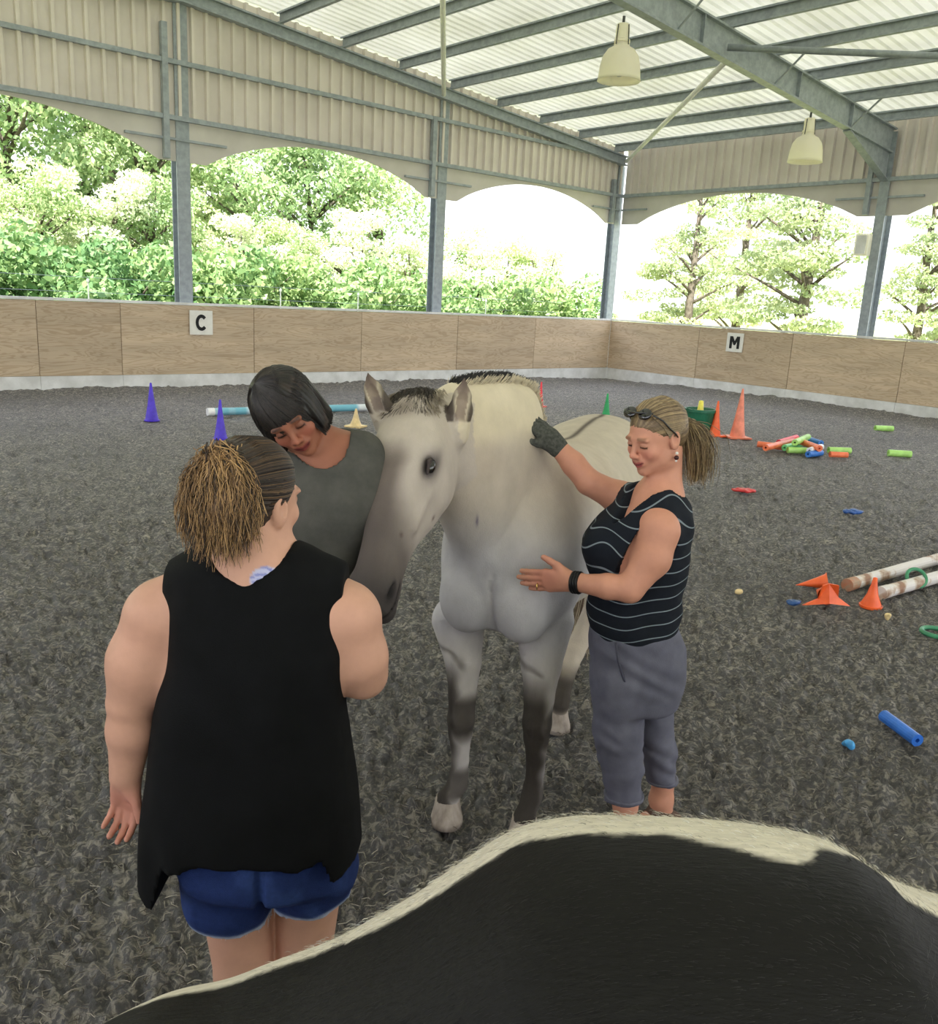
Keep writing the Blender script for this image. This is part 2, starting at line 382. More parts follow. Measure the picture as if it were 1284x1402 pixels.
M_ply = rot_noise_wood()
M_kick = mat('painted_white_board', (206, 206, 204), (232, 232, 232), 3, rough=0.6, stretch=(1, 1, 1))
M_steel = mat('galvanised_steel', (138, 146, 154), (160, 168, 176), 9, rough=0.42, spec=0.5, metal=0.1)
M_clad = mat('beige_cladding', (210, 202, 197), (222, 214, 209), 1.2, rough=0.6)
M_arch = mat('beige_flat_sheet', (194, 189, 185), (206, 201, 197), 1.5, rough=0.6)
M_rod = mat('white_tube', (244, 244, 242), (250, 250, 248), 8, rough=0.5)
def roofmat():
    m = bpy.data.materials.new('translucent_roof_sheet'); m.use_nodes = True; t = m.node_tree; t.nodes.clear(); L = t.links.new
    o = t.nodes.new('ShaderNodeOutputMaterial'); d = t.nodes.new('ShaderNodeBsdfDiffuse'); tr = t.nodes.new('ShaderNodeBsdfTranslucent'); mx = t.nodes.new('ShaderNodeMixShader')
    tcn = t.nodes.new('ShaderNodeTexCoord'); n = node(t, 'ShaderNodeTexNoise', Scale=0.7, Detail=5.0); L(tcn.outputs['Object'], n.inputs['Vector'])
    r = t.nodes.new('ShaderNodeValToRGB'); L(n.outputs['Fac'], r.inputs[0]); r.color_ramp.elements[0].position = 0.35; r.color_ramp.elements[1].position = 0.65
    r.color_ramp.elements[0].color = (*lin((212, 212, 196)), 1); r.color_ramp.elements[1].color = (*lin((232, 232, 220)), 1)
    L(r.outputs[0], d.inputs[0]); L(r.outputs[0], tr.inputs[0]); mx.inputs[0].default_value = 0.13; L(d.outputs[0], mx.inputs[1]); L(tr.outputs[0], mx.inputs[2]); L(mx.outputs[0], o.inputs[0])
    return m
M_roof = roofmat()
def footing():
    m, t, bs = newmat('rubber_fibre_footing', 0.62, 0.5); L = t.links.new
    tcn = t.nodes.new('ShaderNodeTexCoord'); g = tcn.outputs['Object']
    n1 = node(t, 'ShaderNodeTexNoise', Scale=24.0, Detail=5.0, Roughness=0.62, Distortion=1.6); L(g, n1.inputs['Vector'])
    r = t.nodes.new('ShaderNodeValToRGB'); L(n1.outputs['Fac'], r.inputs[0])
    e = r.color_ramp.elements; e[0].position = 0.42; e[0].color = (*lin((20, 18, 16)), 1); e[1].position = 0.60; e[1].color = (*lin((178, 168, 154)), 1)
    x = e.new(0.50); x.color = (*lin((60, 54, 47)), 1)
    n3 = node(t, 'ShaderNodeTexNoise', Scale=0.5, Detail=4.0); L(g, n3.inputs['Vector'])
    mr = node(t, 'ShaderNodeMapRange'); n4 = node(t, 'ShaderNodeTexNoise', Scale=11.0, Detail=4.0, Roughness=0.6); L(g, n4.inputs['Vector']); av = node(t, 'ShaderNodeMath', _operation='MULTIPLY_ADD'); L(n4.outputs['Fac'], av.inputs[0]); av.inputs[1].default_value = 1.6; L(n3.outputs['Fac'], av.inputs[2])
    L(av.outputs[0], mr.inputs[0]); mr.inputs[1].default_value = 0.95; mr.inputs[2].default_value = 1.65; mr.inputs[3].default_value = 0.5; mr.inputs[4].default_value = 1.25
    s_ = node(t, 'ShaderNodeVectorMath', _operation='SCALE'); L(r.outputs[0], s_.inputs[0]); L(mr.outputs[0], s_.inputs['Scale']); L(s_.outputs[0], bs.inputs['Base Color'])
    n2_ = node(t, 'ShaderNodeTexNoise', Scale=55.0, Detail=6.0, Roughness=0.8); L(g, n2_.inputs['Vector'])
    bp = node(t, 'ShaderNodeBump', Strength=1.0, Distance=0.035); L(n2_.outputs['Fac'], bp.inputs['Height']); L(bp.outputs[0], bs.inputs['Normal'])
    bs.inputs['Sheen Weight'].default_value = 0.35; bs.inputs['Sheen Roughness'].default_value = 0.6; bs.inputs['Sheen Tint'].default_value = (0.95, 0.92, 0.98, 1)
    return m
M_floor = footing()
# ------------------------------------------------------------------ arena shell (arena frame: X along the short side, Y along the long side)
CX, CY, LX, RY = 18.17, 15.56, -4.85, -12.3
COLX = [CX-23+5.75*i for i in range(5)]; COLX[0] = LX; COLX[-1] = CX+0.06
COLY = [CY+0.06, 8.85, 1.95, -4.95, -11.85]
def slope(x): return 0.094*((CX-x) if x > 6.66 else (x-LX))
# floor: rings around the viewing spot, finer where it is near
def build_floor():
    rr = [0.25]
    while rr[-1] < 34: rr.append(rr[-1]*(1.0112 if rr[-1] < 26 else 1.05))
    fine_a = np.arange(-36, 36.01, 0.185); coarse = np.arange(36, 324, 6.0)
    ang = np.radians(np.concatenate([fine_a, coarse[1:]])); R_ = np.array(rr); na, nr = len(ang), len(R_)
    ux = np.outer(R_, np.sin(ang)); uy = np.outer(R_, np.cos(ang))
    X = ux*AXV[0]+uy*AXV[1]; Y = ux*AYV[0]+uy*AYV[1]
    inside = (X > LX-0.3) & (X < CX+0.3) & (Y > RY) & (Y < CY+0.3)
    Xc = np.clip(X, LX-0.1, CX+0.0); Yc = np.clip(Y, RY, CY+0.0)
    z = 0.014*n2(Xc*5, Yc*5, 1)+0.020*np.abs(n2(Xc*12, Yc*12, 2))+0.040*np.abs(n2(Xc*25, Yc*25, 3))+0.022*n2(Xc*52, Yc*52, 4)-.020
    dist = R_[:, None]*np.ones(na); z = z*np.clip(1.25-dist/40, 0.5, 1.2)
    z -= 0.022*np.clip(n2(Xc*3.3, Yc*3.3, 9)-0.35, 0, 1)*2
    edge = np.minimum(CY-Yc, CX-Xc); bank = np.clip(1-edge/0.7, 0, 1)**1.5
    z = z + bank*(0.10+0.05*n2(Xc*1.5, Yc*1.5, 6)+0.035*n2(Xc*6, Yc*6, 7))*np.clip(np.maximum(CY-Yc, CX-Xc)/3.0, 0.0, 1.0)
    V = np.stack([Xc, Yc, z-0.005], 2).reshape(-1, 3)
    i = np.arange(nr-1)[:, None]; j = np.arange(na)[None, :]; j1 = (j+1) % na
    Q = np.stack([i*na+j+0*i, i*na+j1, (i+1)*na+j1, (i+1)*na+j], 2).reshape(-1, 4)[:, ::-1]
    ins = inside.reshape(-1); Q = Q[ins[Q].any(1)]
    used = np.zeros(len(V), bool); used[Q.ravel()] = True; mp = np.cumsum(used)-1
    o = mesh('floor', V[used], mp[Q], M_floor, smooth=True); tag(o, 'dark grey rubber and fibre riding arena footing', kind='structure')
    # loose fibres lying on the footing near the viewer
    r = np.random.default_rng(12); n = 15000; rad = 0.9+6.6*r.random(n)**1.3; an = np.radians(r.uniform(-36, 36, n)); ux = rad*np.sin(an); uy = rad*np.cos(an)
    p = np.stack([ux*AXV[0]+uy*AXV[1], ux*AYV[0]+uy*AYV[1], r.uniform(0.002, 0.018, n)], 1); th = r.uniform(0, 6.28, n); L_ = r.uniform(.008, .026, n)[:, None]
    d = np.stack([np.cos(th), np.sin(th), 0*th], 1); e_ = np.stack([-np.sin(th), np.cos(th), 0*th], 1)*r.normal(size=(n, 1))*.5
    G = np.stack([p-d*L_, p+e_*L_+[0, 0, .005], p+d*L_], 1); v = r.random(n)[:, None]; cc = np.array([70., 64., 58.])*(1-v)+np.array([176., 168., 156.])*v
    f_ = strands('loose_fibres', G, .0016, vmat('fibre', rough=.9, spec=.1, bump=0), o, (0, 0, 0), cc, r1=.6); f_['kind'] = 'stuff'
    hole = MB(); n = 48; hole.add([(0.3*math.cos(2*math.pi*k/n), 0.3*math.sin(2*math.pi*k/n), 0.0) for k in range(n)], [tuple(range(n))])
    hole.build('footing_patch', M_floor, o)
build_floor()
# kick walls: plywood panels, white board below, cap above
def kickwall(name, A, B, joints, inward):
    A = np.array(A, float); B = np.array(B, float); L_ = np.linalg.norm(B-A); d = (B-A)/L_; inw = np.array(inward, float)
    mb = MB(); al = abs(d[0]) > 0.5
    def bx(mb_, s0, s1, q0, q1, z0, z1):
        p = A+d*s0+inw*q0; q = A+d*s1+inw*q1; mb_.box((min(p[0], q[0]), min(p[1], q[1]), z0), (max(p[0], q[0]), max(p[1], q[1]), z1)); return mb_
    w_ = bx(MB(), 0, L_, -0.09, -0.022, -0.05, 1.50).build(name, M_ply); tag(w_, kind='structure')
    js = [0]+[j for j in joints if 0.2 < j < L_-0.2]+[L_]
    for i in range(len(js)-1):
        off = random.uniform(-0.003, 0.003)
        pb = bx(MB(), js[i]+0.006, js[i+1]-0.006, -0.02+off, 0.0+off, 0.29+random.uniform(0, .008), 1.505); pb.build('plywood_panel', M_ply, w_)
    for k in range(len(js)-1): bx(MB(), js[k]+0.002, js[k+1]-0.002, -0.02, 0.022, -0.05, 0.285).build('kick_board', M_kick, w_)
    cap = MB(); bx(cap, 0, L_, -0.11, 0.012, 1.51, 1.552); cap.build('top_rail', M_kick, w_)
    return w_
wall_back = kickwall('wall_back', (LX, CY, 0), (CX, CY, 0), [2.0, 4.3, 4.1-LX-2.44, 4.1-LX, 5.44-LX, 7.93-LX, 10.36-LX, 12.95-LX, 15.4-LX], (0, -1, 0))
wall_right = kickwall('wall_right', (CX, CY, 0), (CX, RY, 0), [2.44*k+0.35 for k in range(1, 12)], (-1, 0, 0))
wall_left = kickwall('wall_left', (LX, CY, 0), (LX, RY, 0), [2.44*k for k in range(1, 12)], (1, 0, 0))
# roof
def roof_half(name, x0, x1, sgn):
    pitch = 0.20; n = int((CY+0.5-RY)/pitch); ys = []; zs = []
    for i in range(n):
        y = RY+i*pitch; ys += [y, y+0.115, y+0.14, y+0.175]; zs += [0, 0, 0.035, 0.035]
    ys = np.array(ys); zs = np.array(zs); V = []; Fs = []
    for x in (x0, x1):
        for y, z in zip(ys, zs): V.append((x, y, 5.77+slope(x)+z))
    m_ = len(ys); Fs = [(i, m_+i, m_+i+1, i+1) if sgn > 0 else (i, i+1, m_+i+1, m_+i) for i in range(m_-1)]
    return mesh(name, V, Fs, M_roof)
ceiling = roof_half('ceiling', 6.66, CX+0.45, 1); tag(ceiling, kind='structure')
r2 = roof_half('roof_sheet', 6.66, LX-0.4, -1); r2.parent = ceiling
def cprof(h, w_, t=0.012): return [(0, 0), (w_, 0), (w_, 0.03), (w_-t, 0.03), (w_-t, t), (t, t), (t, h-t), (w_-t, h-t), (w_-t, h-0.03), (w_, h-0.03), (w_, h), (0, h)]
def pprof(h, w_): return [(0, 0), (w_, 0), (w_, h), (0, h)]
for x in list(np.arange(CX-0.35, 6.7, -1.33))+list(np.arange(LX+0.35, 6.6, 1.33)):
    for k in range(4):
        y0, y1 = COLY[k], COLY[k+1]; z = 5.575+slope(x)
        MB().prism(cprof(0.19, 0.07), (x, y0, z), (x, y1, z)).build('purlin', M_steel, ceiling)
# steel frames across the hall
def isec(h, w_, tf=0.03, tw=0.02):   # I profile, centred sideways
    a = w_/2; b_ = tw/2
    return [(-a, 0), (a, 0), (a, tf), (b_, tf), (b_, h-tf), (a, h-tf), (a, h), (-a, h), (-a, h-tf), (-b_, h-tf), (-b_, tf), (-a, tf)]
def rafter(y, depth, label, haunch=True, group=None):
    ro = empty('roof_frame', (6.66, y, 5.0)); tag(ro, label, 'steel frame', group)
    top = 5.565
    for sg, xe in ((1, CX+0.05), (-1, LX-0.05)):
        xm = 6.66; zt = top+slope(xm)-depth; ze = top-depth
        mb = MB().prism(isec(depth, 0.16), (xe, y, ze), (xm, y, zt))
        o_ = mb.build('rafter', M_steel, ro); o_.location = (-6.66, -y, -5.0)
        if haunch:
            x1 = xe-sg*1.75; z1 = 5.565+slope(x1)-depth; z0 = 4.60
            w1 = 0.012; hb = MB()
            hb.add([(xe, y-w1, z0), (x1, y-w1, z1), (x1, y-w1, z1+.08), (xe, y-w1, ze+.1), (xe, y+w1, z0), (x1, y+w1, z1), (x1, y+w1, z1+.08), (xe, y+w1, ze+.1)],
                   [(0, 1, 2, 3), (7, 6, 5, 4), (0, 4, 5, 1), (1, 5, 6, 2), (2, 6, 7, 3), (3, 7, 4, 0)])
            hb.prism([(-0.08, -0.025), (0.08, -0.025), (0.08, 0), (-0.08, 0)], (xe, y, z0), (x1, y, z1))
            o_ = hb.build('haunch', M_steel, ro); o_.location = (-6.66, -y, -5.0)
            for xs in (x1, x1-sg*1.9, x1-sg*4.7):
                sb = MB().box((xs-0.008, y-0.078, 5.565+slope(xs)-depth+.03), (xs+0.008, y+0.078, 5.565+slope(xs)-0.03)); o_ = sb.build('stiffener', M_steel, ro); o_.location = (-6.66, -y, -5.0)
        if haunch:
            for x in np.arange(xe-sg*1.7, xm+sg*0.5, -sg*2.66):     # short stays from purlin to the lower flange
                zb = 5.565+slope(x)-depth+0.03; o_ = MB().tube([(x, y, zb), (x, y-0.55, 5.60+slope(x))], 0.018, 6).build('stay', M_steel, ro); o_.location = (-6.66, -y, -5.0)
    return ro
rafter(COLY[0]-0.02, 0.23, 'steel gable rafter along the top of the back wall above the letter C', haunch=False)
rafter(COLY[1], 0.46, 'deep grey steel frame with haunch, carrying the two bell lamps')
rafter(COLY[2], 0.46, 'deep grey steel frame passing overhead between the viewer and the far lamps')
rafter(COLY[3], 0.46, 'deep grey steel frame behind the viewer'); rafter(COLY[4], 0.46, 'rearmost deep grey steel frame of the hall')
# columns
def column(x, y, h, label, along='x', z0=-0.05, wd=0.25, dp=0.16):
    ro = empty('steel_column', (x, y, 0)); tag(ro, label, 'column')
    up = (0, 1, 0) if along == 'x' else (1, 0, 0)
    a = wd/2
    prof = isec(wd, dp, 0.022, 0.016); prof = [(p[0], p[1]-a) for p in prof]
    MB().prism(prof, (0, 0, z0), (0, 0, h), up=up).build('shaft', M_steel, ro)
    MB().box((-0.17, -0.17, z0), (0.17, 0.17, 0.02)).build('base_plate', M_steel, ro)
    return ro
names = {1: 'third', 2: 'x'}
lbl = ['steel column at the far left end of the back wall', 'steel column of the back wall left of the letter C column', 'grey steel column rising above the letter C', 'grey steel column in the middle of the back wall', 'grey steel column in the far corner where the two walls meet']
for i, x in enumerate(COLX):
    column(x, CY+0.24, 5.55+slope(x)-0.2, lbl[i], 'x', wd=0.24, dp=0.24)
lb2 = [None, 'grey steel column on the right wall carrying the haunched frame', 'steel column of the right wall nearest to the viewer', 'steel column of the right wall behind the viewer', 'last steel column of the right wall']
for i, y in enumerate(COLY):
    if i: column(CX+0.24, y, 5.5, lb2[i], 'y', wd=0.34, dp=0.2); column(LX-0.24, y, 5.5, lb2[i].replace('right', 'left').replace('grey ', ''), 'y', wd=0.34, dp=0.2)
# wall cladding bays with arched valance, built in (s along wall, z); kept as children of the wall they belong to
def bay(wall, s0, s1, ztop0, ztop1, mapf, ngird):
    """mapf(s, q, z): q = depth outwards"""
    rib = 0.245; n = max(2, int(round((s1-s0)/rib))); sh = MB(); prof = []
    st = (s1-s0)/n
    for i in range(n):
        a = s0+i*st; prof += [(a, 0.0), (a+st*0.70, 0.0), (a+st*0.75, 0.07), (a+st*0.95, 0.07)]
    prof.append((s1, 0.0)); ZB = 4.60
    V = []
    for (s, q) in prof:
        zt = ztop0+(ztop1-ztop0)*(s-s0)/(s1-s0); V += [mapf(s, 0.16-q, ZB), mapf(s, 0.16-q, zt)]
    sh.add(V, [(2*i, 2*i+2, 2*i+3, 2*i+1) for i in range(len(prof)-1)]); sh.build('cladding_sheet', M_clad, wall)
    # arched flat sheet
    N = 40; ar = MB(); V = []; Fs = []
    for i in range(N+1):
        t = i/N; s = s0+(s1-s0)*t; e = 0.085
        if t < e or t > 1-e: zb = 3.93
        else:
            v = (t-e)/(1-2*e); zb = 3.93+0.60*math.sin(math.pi*v)**0.72
        zb = min(zb, 4.56)
        for q in (0.14, 0.17): V += [mapf(s, q, zb), mapf(s, q, 4.68)]
    for i in range(N):
        a = 4*i; b_ = a+4; Fs += [(a, a+1, b_+1, b_), (a+2, b_+2, b_+3, a+3), (a, b_, b_+2, a+2), (a+1, a+3, b_+3, b_+1)]
    ar.add(V, Fs); ar.build('arched_valance', M_arch, wall)
    for zg in ngird: 
        mb = MB()
        for (qa, qb, za, zb2) in ((0.05, 0.14, zg, zg+0.014), (0.05, 0.064, zg-0.05, zg), (0.05, 0.14, zg-0.06, zg-0.05)):
            c = [mapf(s0, qa, za), mapf(s1, qb, zb2)]
            mb.box(tuple(min(c[0][k], c[1][k]) for k in range(3)), tuple(max(c[0][k], c[1][k]) for k in range(3)))
        mb.build('girt', M_steel, wall)
    # short rails behind the low ends of the valance, and the channel beside the column
    for (a, b_) in ((s0, s0+0.8), (s1-1.0, s1)):
        c = [mapf(a, 0.08, 4.26), mapf(b_, 0.14, 4.30)]
        MB().box(tuple(min(c[0][k], c[1][k]) for k in range(3)), tuple(max(c[0][k], c[1][k]) for k in range(3))).build('valance_rail', M_steel, wall)
    c = [mapf(s1-0.36, 0.03, 3.95), mapf(s1-0.26, 0.13, (ztop1 if ngird[-1] > 5 else 4.7)-0.75 if ngird[-1] > 5 else 5.5)]
    MB().box(tuple(min(c[0][k], c[1][k]) for k in range(3)), tuple(max(c[0][k], c[1][k]) for k in range(3))).build('edge_channel', M_steel, wall)
mb_back = lambda s, q, z: (s, CY+q, z)
for i in range(4):
    a, b_ = COLX[i], COLX[i+1]
    bay(wall_back, a, b_, 5.74+slope(a), 5.74+slope(b_), mb_back, [4.64, 5.52])
mr_ = lambda s, q, z: (CX+q, -s, z)
ml_ = lambda s, q, z: (LX-q, -s, z)
for k in range(4):
    bay(wall_right, -COLY[k], -COLY[k+1], 5.74, 5.74, mr_, [4.64]); bay(wall_left, -COLY[k], -COLY[k+1], 5.74, 5.74, ml_, [4.64])
# roof bracing tubes
def tube_thing(name, pts, r, m, label, cat, seg=8):
    p0 = np.array(pts[0]); o_ = MB().tube([np.array(p)-p0 for p in pts], r, seg).build(name, m, smooth=True, loc=p0); tag(o_, label, cat); return o_
tube_thing('brace_rod', [(12.15, CY-0.15, 5.93), (6.9, COLY[1]+0.1, 6.35)], 0.045, M_rod, 'white brace tube rising from the middle of the back wall rafter', 'brace')
tube_thing('brace_rod', [(18.1, CY-0.1, 5.42), (12.7, COLY[1]+0.1, 5.75)], 0.045, M_rod, 'white brace tube rising from the far corner column', 'brace')
tube_thing('brace_rod', [(12.35, COLY[1]-0.1, 5.80), (16.6, COLY[2]+0.1, 5.30)], 0.05, M_steel, 'dark grey brace tube right of the haunched frame', 'brace')
# bell lamps
M_lamp = mat('cream_lamp_shade', (250, 247, 236), (253, 250, 242), 4, rough=0.45)
_t = M_lamp.node_tree; _b = _t.nodes['Principled BSDF']; _tr = _t.nodes.new('ShaderNodeBsdfTranslucent'); _tr.inputs[0].default_value = (*lin((254, 250, 236)), 1); _mx = _t.nodes.new('ShaderNodeMixShader'); _mx.inputs[0].default_value = 0.5
_t.links.new(_b.outputs[0], _mx.inputs[1]); _t.links.new(_tr.outputs[0], _mx.inputs[2]); _t.links.new(_mx.outputs[0], _t.nodes['Material Output'].inputs[0])
M_dark = mat('dark_grey_metal', (70, 72, 74), (84, 86, 88), 10, rough=0.5)
def lamp(x, y, z, label):
    ro = empty('pendant_lamp', (x, y, z)); tag(ro, label, 'lamp', 'bell lamps under the frame')
    prof = [(0.0, 0.50), (0.10, 0.50), (0.115, 0.44), (0.19, 0.40), (0.255, 0.31), (0.285, 0.19), (0.30, 0.05), (0.31, 0.0), (0.295, 0.0), (0.28, 0.06), (0.26, 0.2), (0.21, 0.32), (0.1, 0.4), (0, 0.41)]
    MB().lathe([(r*0.97, h_-0.62) for r, h_ in prof], 28).build('lamp_shade', M_lamp, ro, smooth=True)
    MB().lathe([(0, 0.0), (0.085, 0.0), (0.095, -0.05), (0.095, -0.19), (0.11, -0.2), (0.11, -0.23), (0, -0.23)], 20, c=(0, 0, 0.10)).build('ballast_housing', M_lamp, ro, smooth=False)
    MB().tube([(0, 0, 0.10), (0, 0, 0.20)], 0.02).build('hook', M_dark, ro)
    MB().lathe([(0, -0.40), (0.05, -0.38), (0.07, -0.48), (0.03, -0.56), (0, -0.57)], 14).build('bulb', M_kick, ro, smooth=True)
    for a in (0, 1, 2, 3):
        t = a*math.pi/2; MB().tube([(0.12*math.cos(t), 0.12*math.sin(t), -0.17), (0.1*math.cos(t), 0.1*math.sin(t), 0.08)], 0.008, 5).build('bracket_arm', M_dark, ro)
lamp(10.05, COLY[1], 5.70-0.16, 'cream bell lamp hanging nearer the viewer, upper of the two')
lamp(15.15, COLY[1], 5.29-0.14, 'cream bell lamp hanging near the far right column')
# speaker box on the right wall column
sb = empty('speaker_box', (CX+0.02, COLY[1]+0.1, 3.35)); tag(sb, 'small beige box fixed to the steel column on the right wall', 'speaker')
MB().box((-0.1, -0.02, -0.2), (0.1, 0.26, 0.22)).build('cabinet', M_lamp, sb); MB().box((-0.12, 0.02, -0.17), (-0.1, 0.22, 0.19)).build('grille', M_kick, sb)
MB().box((0.08, 0.03, -0.03), (0.2, 0.09, 0.03)).build('bracket', M_steel, sb)
# letters
M_board = mat('white_letter_board', (228, 226, 218), (238, 236, 230), 6, rough=0.5); M_black = mat('black_paint', (22, 22, 24), (34, 34, 36), 10, rough=0.6)
def letter_C(mb, s, z, w_, h_, q):
    N = 22; V = []; 
    for i in range(N+1):
        a = math.radians(40+280*i/N); ca, sa = math.cos(a), math.sin(a)
        for (rx, rz) in ((w_/2, h_/2), (w_/2-0.055, h_/2-0.06)):
            for qq in (q, q+0.006): V.append((s+rx*ca, qq, z+rz*sa))
    Fs = []
    for i in range(N):
        a = 4*i; b_ = a+4; Fs += [(a, b_, b_+2, a+2), (a+1, a+3, b_+3, b_+1), (a, a+1, b_+1, b_), (a+2, b_+2, b_+3, a+3)]
    Fs += [(0, 2, 3, 1), (4*N, 4*N+1, 4*N+3, 4*N+2)]; mb.add(V, Fs)
def sign(axis, s, z, letter, label):
    ro = empty('letter_sign', (s, CY-0.03, z) if axis == 'x' else (CX-0.03, s, z), 0 if axis == 'x' else -math.pi/2); tag(ro, label, 'sign')
    MB().box((-0.215, -0.012, -0.215), (0.215, 0.012, 0.215)).build('board', M_board, ro)
    mb = MB()
    if letter == 'C': letter_C(mb, 0, 0, 0.22, 0.29, -0.020)
    else:
        pts = [(-.13, -.14), (-.13, .14), (-.055, .14), (0, .03), (.055, .14), (.13, .14), (.13, -.14), (.065, -.14), (.065, .03), (.02, -.06), (-.02, -.06), (-.065, .03), (-.065, -.14)]
        mb.prism([(p[0], p[1]) for p in pts], (0, -0.020, 0), (0, -0.012, 0))
    mb.build('letter_'+('c' if letter == 'C' else 'm'), M_black, ro); return ro
sign('x', 6.87, 1.21, 'C', 'white square board with black letter C on the back wall'); sign('y', 11.75, 1.21, 'M', 'white square board with black letter M on the right wall')
# ------------------------------------------------------------------ outside: bank, fence, trees
M_grass = mat('sunlit_grass', (120, 128, 78), (178, 176, 128), 0.8, rough=0.9, c3=(150, 158, 100))
def build_ground():
    xs = np.concatenate([np.arange(-60, -6, 4), np.arange(-6, 60, 1.5), np.arange(60, 130, 8)]); ys = np.concatenate([np.arange(-60, -14, 6), np.arange(-14, 60, 1.5), np.arange(60, 140, 8)])
    X, Y = np.meshgrid(xs, ys, indexing='ij')
    out = np.maximum(Y-CY-5.0, 0); z = -0.12+0.30*np.clip(out, 0, 14)*np.clip((20-X)/10, 0, 1)+0.02*np.clip(X-CX-6, 0, 30)+0.2*n2(X*0.2, Y*0.2, 3)*np.clip((out+np.maximum(X-CX-3, 0))/4, 0, 1)
    V = np.stack([X, Y, z], 2).reshape(-1, 3); nx, ny = len(xs), len(ys); i = np.arange(nx-1)[:, None]; j = np.arange(ny-1)[None, :]
    Q = np.stack([i*ny+j, (i+1)*ny+j, (i+1)*ny+j+1, i*ny+j+1], 2).reshape(-1, 4)
    o = mesh('grass_bank', V, Q, M_grass, smooth=True); tag(o, kind='structure'); return o
build_ground()
def leafmat(name, c1, c2, c3, tr=0.35):
    m = bpy.data.materials.new(name); m.use_nodes = True; t = m.node_tree; t.nodes.clear(); L = t.links.new
    o = t.nodes.new('ShaderNodeOutputMaterial'); d = node(t, 'ShaderNodeBsdfPrincipled', Roughness=0.5); d.inputs['Specular IOR Level'].default_value = 0.4
    trn = t.nodes.new('ShaderNodeBsdfTranslucent'); mx = t.nodes.new('ShaderNodeMixShader'); mx.inputs[0].default_value = tr
    at = node(t, 'ShaderNodeAttribute', _attribute_name='Col'); oi = t.nodes.new('ShaderNodeObjectInfo')
    ad = node(t, 'ShaderNodeMath', _operation='MULTIPLY_ADD'); L(oi.outputs['Random'], ad.inputs[0]); ad.inputs[1].default_value = 0.35; L(at.outputs['Fac'], ad.inputs[2])
    r = t.nodes.new('ShaderNodeValToRGB'); L(ad.outputs[0], r.inputs[0]); e = r.color_ramp.elements
    e[0].position = 0.15; e[0].color = (*lin(c1), 1); e[1].position = 1.15; e[1].color = (*lin(c3), 1); x = e.new(0.6); x.color = (*lin(c2), 1); e[2].position = 1.0
    L(r.outputs[0], d.inputs['Base Color']); L(r.outputs[0], trn.inputs[0]); L(d.outputs[0], mx.inputs[1]); L(trn.outputs[0], mx.inputs[2]); L(mx.outputs[0], o.inputs[0])
    return m
M_leafA = leafmat('broad_leaves', (98, 130, 86), (152, 178, 124), (212, 220, 168)); M_leafB = leafmat('pale_leaves', (168, 186, 146), (214, 222, 186), (242, 242, 216)); M_leafC = leafmat('dark_leaves', (64, 98, 62), (104, 142, 90), (166, 188, 124))  # pale tones imitate overexposure by the sun, painted into the leaf colour
M_needle = leafmat('needle_sprays', (96, 116, 84), (138, 156, 114), (188, 196, 152))
M_bark = mat('bark', (80, 72, 64), (112, 104, 94), 8, rough=0.9, bump=0.4, bscale=20)
def leaves(C, nrm, size, asp=0.55):
    """one folded leaf (2 quads share a midrib -> 2 triangles pairs) per point"""
    n = len(C); a = rng.normal(size=(n, 3)); a[:, 2] -= 0.3; a -= (a*nrm).sum(1)[:, None]*nrm*0.6; a /= np.linalg.norm(a, axis=1)[:, None]
    b_ = np.cross(nrm, a); b_ /= np.linalg.norm(b_, axis=1)[:, None]+1e-9; s_ = (size*rng.uniform(0.6, 1.4, n))[:, None]
    V = np.stack([C-a*s_, C+b_*s_*asp, C+a*s_, C-b_*s_*asp], 1).reshape(-1, 3); Q = np.arange(4*n).reshape(-1, 4); return V, Q
def crown(blobs, n, size, seed):
    global rng
    rng = np.random.default_rng(seed); Vs = []; c = []
    w_ = np.array([b[3]*b[4] for b in blobs]); w_ = w_/w_.sum()
    ids = rng.choice(len(blobs), n, p=w_); B = np.array(blobs)[ids]
    d = rng.normal(size=(n, 3)); d /= np.linalg.norm(d, axis=1)[:, None]; rr = rng.uniform(0.55, 1.05, n)**0.6
    C = B[:, :3]+d*np.stack([B[:, 3], B[:, 3], B[:, 4]], 1)*rr[:, None]
    nr = d+0.6*rng.normal(size=(n, 3)); nr /= np.linalg.norm(nr, axis=1)[:, None]
    V, Q = leaves(C, nr, np.full(n, size)); shade = 0.35+0.3*rng.random(n)+0.18*(B[:, 0]*3.1 % 1)
    return V, Q, np.repeat(shade, 4)
def crown_mesh(nm, VQc, m):
    V, Q, c = VQc; o_ = mesh(nm, V, Q, m, col=np.stack([c, c, c], 1)); return o_
